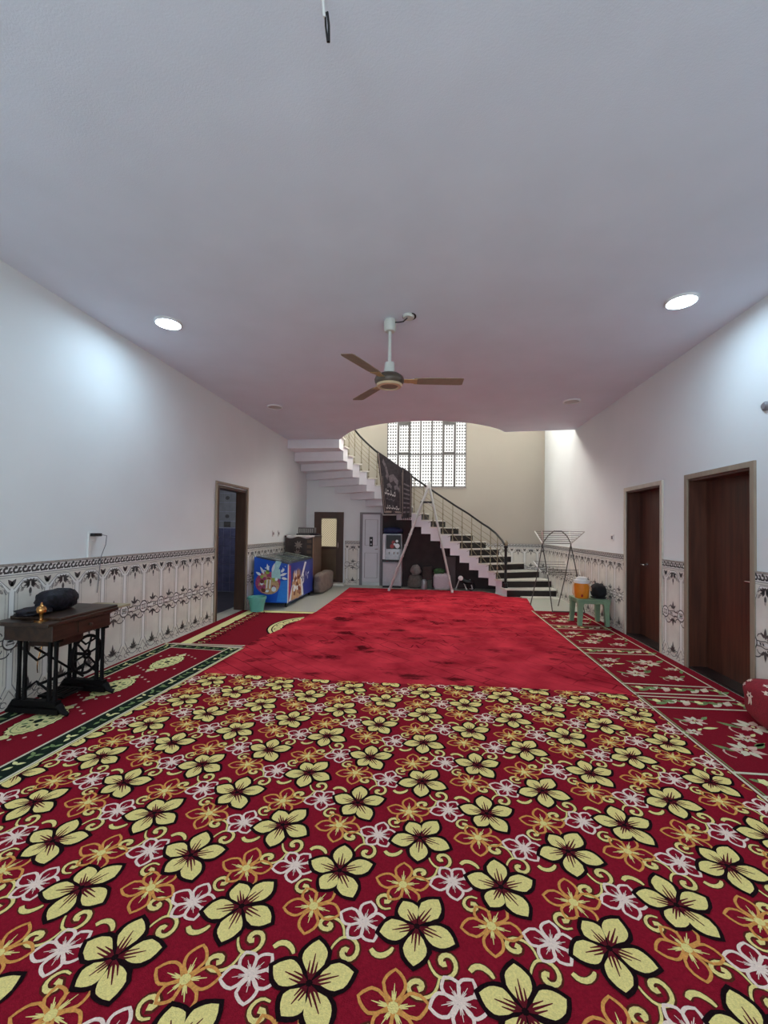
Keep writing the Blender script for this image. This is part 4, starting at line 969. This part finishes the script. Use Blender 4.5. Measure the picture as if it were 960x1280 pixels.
b = MB(); b.lathe([(0,0),(.055,.0),(.06,.03),(.0,.045)], (0,0,0), 16); b.v = [(.72+x, 10.47-z, .31+y) for x, y, z in b.v]; b.build('lamp', WHITEP, mc, smooth=True)
for x0, x1 in ((.70,.60),(.76,.88),(.95,1.02)):
    b = MB(); b.tube([(x0,10.53,.28),(x1,10.50,.012)], .013, 8); b.build('leg', ALU, mc)
b = MB(); b.tube([(.98,10.5,.15)]+[(.98+.09*math.cos(a),10.5,.11+.09*math.sin(a)) for a in [PI/2+2*PI*k/20 for k in range(20)]], .014, 8); b.build('wheel', BLACK, mc)

# ------------------------------------------------------------------ drying rack (right)
WIRE = mat('grey_coated_wire', (96,92,88), .4, .1, metal=.4); WCAP = mat('white_rack_arm', (214,212,206), .45, .04)
rk = thing('drying_rack', 'folding wire clothes drying rack with raised wings beside the bottom steps', 'drying rack', (2.4,8.35,0))
def tb(name, paths, r, m, n=6):
    b = MB()
    for p in paths: b.tube(p, r, n)
    return b.build(name, m, rk, smooth=True)
y0 = 8.33
tb('leg', [[(1.97,y0+.34,.012),(2.05,y0+.18,.6),(2.11,y0,1.25),(2.20,y0-.04,1.40),(2.30,y0-.06,1.485),(2.44,y0-.06,1.485),(2.54,y0-.04,1.40),(2.63,y0,1.25),(2.58,y0+.18,.6),(2.50,y0+.34,.012)]], .010, WIRE, 8)
tb('leg', [[(2.20,y0-.36,.012),(2.17,y0-.18,.6),(2.11,y0+.02,1.24)],[(2.63,y0+.02,1.24),(2.70,y0-.18,.6),(2.76,y0-.36,.012)],[(2.20,y0-.36,.03),(2.76,y0-.36,.03)]], .010, WIRE, 8)
def wing(name, pz0, pz1, y_a, y_b, xa, xb, n):
    w_ = tb(name, [[(xa[0]+(xb[0]-xa[0])*k/n, y_a+(y_b-y_a)*k/n, pz0+(pz1-pz0)*k/n),(xa[1]+(xb[1]-xa[1])*k/n, y_a+(y_b-y_a)*k/n, pz0+(pz1-pz0)*k/n)] for k in range(n+1)], .0045, WIRE)
    b = MB()
    for i in (0,1): b.tube([(xa[i], y_a, pz0),(xb[i], y_b, pz1)], .011, 8)
    o = b.build('wing_arm', WCAP, w_, smooth=True)
wing('upper_wing', 1.255, 1.48, y0, y0-.38, (2.11,2.63), (2.0,2.74), 6); wing('upper_wing', 1.25, 1.475, y0+.02, y0+.40, (2.11,2.63), (2.06,2.72), 6)
wing('shelf', .68, .76, y0-.22, y0+.0, (2.14,2.72), (2.2,2.78), 4); wing('shelf', .70, .88, y0+.05, y0+.32, (2.1,2.6), (2.02,2.62), 4)

# ------------------------------------------------------------------ stool with cooler
GST = mat('sage_green_plastic', (122,150,120), .45, .06)
so = thing('plastic_stool', 'green plastic stool on the strip rug against the right wall', 'stool', (2.53,7.14,.012))
sx0, sx1, sy0, sy1, sz = 2.285, 2.765, 6.88, 7.34, .425; zr = .0125
b = MB(); b.box((sx0,sy0,sz-.022),(sx1,sy1,sz)); b.box((sx0+.02,sy0+.02,sz-.07),(sx1-.02,sy0+.035,sz-.02)); b.box((sx0+.02,sy1-.035,sz-.07),(sx1-.02,sy1-.02,sz-.02)); b.box((sx0+.02,sy0+.02,sz-.07),(sx0+.035,sy1-.02,sz-.02)); b.box((sx1-.035,sy0+.02,sz-.07),(sx1-.02,sy1-.02,sz-.02)); b.build('seat', GST, so, bevel=.008)
for x, dx in ((sx0+.055,-.02),(sx1-.055,.02)):
    for y, dy in ((sy0+.05,-.015),(sy1-.05,.015)):
        b = MB(); xo = x+dx; yo = y+dy
        vs = [(x-.06,y-.045,sz-.02),(x+.06,y-.045,sz-.02),(x+.06,y+.045,sz-.02),(x-.06,y+.045,sz-.02),(xo-.03,yo-.03,zr),(xo+.03,yo-.03,zr),(xo+.03,yo+.03,zr),(xo-.03,yo+.03,zr)]
        mid = [(x-.038+dx*.4,y-.036,sz-.12),(x+.038+dx*.4,y-.036,sz-.12),(x+.038+dx*.4,y+.036,sz-.12),(x-.038+dx*.4,y+.036,sz-.12)]
        V = vs[:4]+mid+vs[4:]; b.add(V, [(0,1,2,3)]+[(r*4+i, r*4+4+i, r*4+4+(i+1)%4, r*4+(i+1)%4) for r in (0,1) for i in range(4)]+[(11,10,9,8)]); b.build('leg', GST, so, bevel=.006)
ORG2 = mat('orange_plastic', (224,136,34), .4, .06)
wj = thing('water_cooler_jug', 'orange insulated water jug with white lid on the green stool', 'water jug', (2.40,7.08,sz))
jc = (2.395,7.06,sz)
b = MB(); b.lathe([(.0,0),(.098,0),(.105,.01),(.112,.13),(.114,.24),(.105,.25),(0,.25)], jc, 28); jb = b.build('jug_body', ORG2, wj, smooth=True)
b = MB(); b.lathe([(.116,.238),(.118,.26),(.112,.285),(.085,.295),(.08,.325),(.05,.335),(0,.338)], jc, 28); b.build('lid', WHITEP, wj, smooth=True)
b = MB(); b.tube([(jc[0]-.115,jc[1],sz+.25),(jc[0]-.135,jc[1]-.01,sz+.2),(jc[0]-.138,jc[1]-.01,sz+.08),(jc[0]-.105,jc[1],sz+.03)], .012, 8); b.tube([(jc[0]+.06,jc[1]-.10,sz+.24),(jc[0]+.12,jc[1]-.06,sz+.17),(jc[0]+.135,jc[1]-.02,sz+.12)], .010, 8); b.build('carry_handle', mat('pale_handle', (222,196,160), .45, .05), wj, smooth=True)
b = MB(); b.lathe([(.016,0),(.016,.03),(.01,.04)], (jc[0]-.03,jc[1]-.112,sz+.03), 12); b.tube([(jc[0]-.03,jc[1]-.09,sz+.05),(jc[0]-.03,jc[1]-.13,sz+.05)], .01, 8); b.build('tap', mat('red_tap', (170,40,34), .4, .05), jb)
b = MB(); lump(b, (2.665,7.10,sz+.112), (.108,.15,.122), 6.3, amt=.08, pw=.85); b.lathe([(.112,0),(.117,.012),(.108,.02)], (2.665,7.10,sz+.002), 24)
tag(b.build('cloth_bundle', mat('black_felt', (16,16,20), .9, .3, 30, .2), smooth=True), 'rounded black cloth bundle on the green stool beside the orange jug', 'bundle')

# ------------------------------------------------------------------ red floor cushion (right edge)
CRED = mat('cushion_red_fabric', (142,24,40), .85, .15, 40, .3, 120)
cc = (2.635, 3.26, .185); cr = (.175, .50, .178)
def cush(u, v, d=0):
    th = 2*PI*u; ph = PI*(v-.5); pw = .55
    f = lambda t: math.copysign(abs(t)**pw, t)
    x = f(math.cos(th))*f(math.cos(ph)); y = f(math.sin(th))*f(math.cos(ph)); z = f(math.sin(ph))
    w = 1+.05*noise.noise(Vector((x*1.5, y*1.5, z*2)))
    p = Vector((cc[0]+x*cr[0]*w, cc[1]+y*cr[1]*w, cc[2]+z*cr[2]*w)); nrm = Vector((x/cr[0], y/cr[1], z/cr[2])); nrm.normalize(); p = p+nrm*d
    p.z = max(p.z, .0165); p.x = min(p.x, XR-.02); return p
b = MB(); n, k = 48, 24; vs = []; fs = []
for i in range(k+1):
    for j in range(n): vs.append(cush(j/n, i/k))
for i in range(k):
    for j in range(n): fs.append((i*n+j, i*n+(j+1)%n, (i+1)*n+(j+1)%n, (i+1)*n+j))
b.add(vs, fs, 0)
for cu, cv, s in ((.345,.70,.045),(.355,.60,.035),(.42,.52,.035),(.30,.56,.03),(.48,.66,.04),(.37,.42,.03),(.55,.5,.04),(.44,.8,.04)):
    for q in range(6): b.poly([cush(cu+p[0]*.55, cv+p[1]*1.1, .003) for p in leaf((0,0), q*60+10, s, s*.55)], 1)
    b.poly([cush(cu+p[0]*.55, cv+p[1]*1.1, .004) for p in circ((0,0), s*.2, 8)], 2)
tag(b.build('floor_cushion', [CRED, CWHT, CBLK], smooth=True), 'bulky red floor cushion with white flowers against the right wall', 'cushion')

# ------------------------------------------------------------------ ceiling fan
FB = mat('bronze_fan_blade', (138,128,110), .5, .1, 20); FWH = mat('off_white_fan_enamel', (206,208,200), .4, .04)
fn = thing('ceiling_fan', 'three-blade bronze ceiling fan on a white rod in mid room', 'fan', (-.424,4.05,H))
fxc, fyc, fzc = -.424, 4.05, 2.905
b = MB(); b.lathe([(.0,-.115),(.045,-.115),(.058,-.10),(.062,-.02),(.055,0),(0,0)], (fxc,fyc,H-.001), 24); b.build('canopy', FWH, fn, smooth=True)
b = MB(); b.tube([(fxc,fyc,H-.1),(fxc,fyc,fzc+.09)], .016, 12); b.build('down_rod', FWH, fn, smooth=True)
b = MB(); b.lathe([(.018,.19),(.045,.185),(.052,.12),(.05,.075),(.06,.07)], (fxc,fyc,fzc), 24); b.build('rod_cup', FWH, fn, smooth=True)
b = MB(); b.lathe([(0,.075),(.10,.07),(.135,.045),(.145,.02),(.14,-.005),(.125,-.03),(.0,-.032)], (fxc,fyc,fzc), 32); mo = b.build('motor', mat('dark_bronze_motor', (84,72,60), .4, .1, metal=.2), fn, smooth=True)
b = MB(); b.lathe([(.128,-.028),(.118,-.046),(.09,-.052),(.088,-.032)], (fxc,fyc,fzc), 32); b.build('trim_ring', mat('gold_ring', (214,196,160), .35, .05, metal=.25), mo, smooth=True)
b = MB(); b.lathe([(.088,-.033),(.075,-.046),(0,-.05)], (fxc,fyc,fzc), 28); b.build('bottom_cap', FB, mo, smooth=True)
bld = None
for k in range(3):
    a = .101+k*2*PI/3; ca, sa = math.cos(a), math.sin(a)
    T = lambda r, w, z: (fxc+r*ca-w*sa, fyc+r*sa+w*ca, fzc+z)
    b = MB(); sec = [(.13,.03,.012),(.20,.035,.012),(.27,.05,.010)]
    for (r0,w0,z0),(r1,w1,z1) in zip(sec, sec[1:]):
        b.add([T(r0,-w0,z0),T(r1,-w1,z1),T(r1,w1,z1-.012),T(r0,w0,z0-.008),T(r0,-w0,z0+.006),T(r1,-w1,z1+.006),T(r1,w1,z1-.006),T(r0,w0,z0-.002)], [(0,1,2,3)[::-1],(4,5,6,7),(0,1,5,4),(1,2,6,5),(2,3,7,6),(3,0,4,7)])
    br_ = b.build('blade_bracket', mat('gold_bracket', (188,164,120), .4, .1, metal=.25) if k == 0 else bpy.data.materials['gold_bracket'], fn)
    b = MB(); o_ = []
    for r, w in ((.24,.052),(.30,.060),(.5,.064),(.69,.066),(.715,.055)): o_.append((r, w))
    V = [T(r,-w,.018) for r, w in o_]+[T(r,w,.0) for r, w in o_[::-1]]; V2 = [(p[0],p[1],p[2]+.005) for p in V]; m_ = len(V)
    b.add(V+V2, [tuple(range(m_))[::-1], tuple(range(m_,2*m_))]+[(i,(i+1)%m_,m_+(i+1)%m_,m_+i) for i in range(m_)]); b.build('blade', FB, fn)
# junction disc and wire by the fan
jd = thing('ceiling_junction_box', 'round white junction box on the ceiling beside the fan', 'junction box', (-.24,3.97,H))
b = MB(); b.lathe([(0,-.03),(.05,-.03),(.055,-.02),(.055,-.003),(0,-.003)], (-.24,3.97,H), 20); b.build('cover', FWH, jd, smooth=True)
b = MB(); b.lathe([(.066,-.012),(.066,0)], (-.235,3.985,H-.0005), 20); b.build('base_ring', BLACK, jd)
b = MB(); b.tube([(-.25,3.96,H-.03),(-.29,3.98,H-.055),(-.33,4.0,H-.05),(-.37,4.02,H-.04)], .006, 6); b.build('wire', BLACK, jd, smooth=True)

# hanging wires near the top of the frame
hw = thing('hanging_wires', 'short loose electric wires hanging from the ceiling near the viewer', 'wires', (-.42,1.56,H))
b = MB(); b.tube([(-.425,1.50,H),(-.428,1.505,H-.06),(-.422,1.51,H-.12)], .006, 6); b.build('white_wire', WHITEP, hw, smooth=True)
b = MB(); b.tube([(-.420,1.512,H-.10),(-.418,1.513,H-.15),(-.41,1.515,H-.21)], .004, 6); b.tube([(-.412,1.512,H-.10),(-.406,1.513,H-.15),(-.405,1.515,H-.21)], .005, 6); b.build('black_wire', BLACK, hw, smooth=True)
b = MB(); b.lathe([(0,-.004),(.03,-.004),(.03,0)], (-.425,1.5,H), 14); b.build('entry_cap', FWH, hw)

# ------------------------------------------------------------------ ceiling lights
LAMP_L = 76
LON = emit('cool_white_led', (.60,.82,1.0), LAMP_L); RIM = mat('white_lamp_rim', (226,226,226), .4, .03); LOFF = mat('unlit_diffuser', (176,170,166), .5, .03)
def downlight(x, y, lit, label):
    t = thing('ceiling_light', label, 'ceiling light', (x,y,H), 'round ceiling lights')
    b = MB(); b.lathe([(.128,0),(.128,-.018),(.12,-.024),(.112,-.022),(.112,-.004)], (x,y,H), 36); b.build('rim', RIM, t, smooth=True)
    b = MB(); b.lathe([(0,-.012),(.112,-.012)], (x,y,H), 36); b.v = [(p[0],p[1],p[2]) for p in b.v]; b.build('diffuser', LON if lit else LOFF, t)
LLX, LRX = -2.64, 2.148
downlight(LLX, 3.92, 1, 'lit round ceiling light near the left wall'); downlight(LRX, 3.90, 1, 'lit round ceiling light near the right wall')
downlight(LLX, 6.82, 0, 'unlit round ceiling light near the left wall toward the stairs'); downlight(LRX, 6.80, 0, 'unlit round ceiling light near the right wall toward the stairs')
for x in (LLX, LRX): downlight(x, 1.0, 1, 'lit round ceiling light overhead outside the view, %s side' % ('left' if x < 0 else 'right'))

# ------------------------------------------------------------------ sockets and switches
def plate(b, side, y, z, w=.085, h=.085):
    x = XL if side < 0 else XR; s_ = 1 if side < 0 else -1
    b.box((min(x, x+s_*.012), y-w/2, z-h/2), (max(x, x+s_*.012), y+w/2, z+h/2))
sk = thing('wall_socket', 'white wall socket with a plugged black charger above the tiles on the left wall', 'socket', (XL,3.82,1.37))
b = MB(); plate(b, -1, 3.83, 1.36, .09, .09); b.build('socket_plate', WHITEP, sk, bevel=.004)
b = MB(); b.box((XL+.012,3.80,1.365),(XL+.06,3.90,1.395)); b.build('charger', BLACK, sk, bevel=.006)
b = MB(); b.tube([(XL+.06,3.89,1.38),(XL+.075,3.94,1.37),(XL+.05,3.96,1.28),(XL+.028,3.93,1.16),(XL+.02,3.92,1.0),(XL+.02,3.90,.8)], .004, 6); b.build('charger_cable', mat('grey_cable', (120,122,126), .5, .05), sk, smooth=True)
b = MB(); b.box((XL,3.785,1.16),(XL+.014,3.815,1.32)); b.build('conduit', WHITEP, sk)
for y, l in ((8.63,'white wall switch beside the kitchen doorway, nearer one of a pair'),(8.95,'white wall switch above the freezer, farther one of a pair')):
    s_ = thing('wall_switch', l, 'switch', (XL,y,1.35), 'switch pair on the left wall'); b = MB(); plate(b, -1, y, 1.35, .1, .12); b.build('switch_plate', WHITEP, s_, bevel=.004)
    b = MB(); b.box((XL+.012,y-.02,1.325),(XL+.018,y+.02,1.375)); b.build('rocker', FG, s_)
s_ = thing('wall_switch', 'single white wall switch on the right wall past the far door', 'switch', (XR,6.96,1.395)); b = MB(); plate(b, 1, 6.96, 1.395, .1, .1); b.build('switch_plate', WHITEP, s_, bevel=.004)
b = MB(); b.box((XR-.018,6.94,1.37),(XR-.012,6.98,1.42)); b.build('rocker', FG, s_)
s_ = thing('wall_fitting', 'small round grey fitting high on the right wall at the picture edge', 'fitting', (XR,3.9,2.57))
b = MB(); b.lathe([(.04,0),(.04,.015),(.025,.03),(0,.032)], (0,0,0), 18); b.v = [(XR-z, 3.9+x, 2.57+y) for x, y, z in b.v]; b.build('cap', FG, s_, smooth=True)

# ------------------------------------------------------------------ light: unseen lamp added to brighten the kitchen, world, view
b = MB(); b.lathe([(0,-.012),(.16,-.012),(.16,0)], (-4.5,7.8,2.7), 24); tag(b.build('kitchen_fill_lamp', emit('kitchen_fill_glow', (.9,.94,1.0), 26)), 'unseen round lamp added to brighten the kitchen beyond the doorway', 'ceiling light')
wd = bpy.data.worlds.new('world'); scn.world = wd; wd.use_nodes = True
wd.node_tree.nodes['Background'].inputs[0].default_value = (.8,.88,1,1); wd.node_tree.nodes['Background'].inputs[1].default_value = .4
vs_ = scn.view_settings; vs_.view_transform = 'Standard'; vs_.look = 'None'; vs_.gamma = 1; vs_.use_curve_mapping = False; vs_.exposure = .88
scn.display_settings.display_device = 'sRGB'
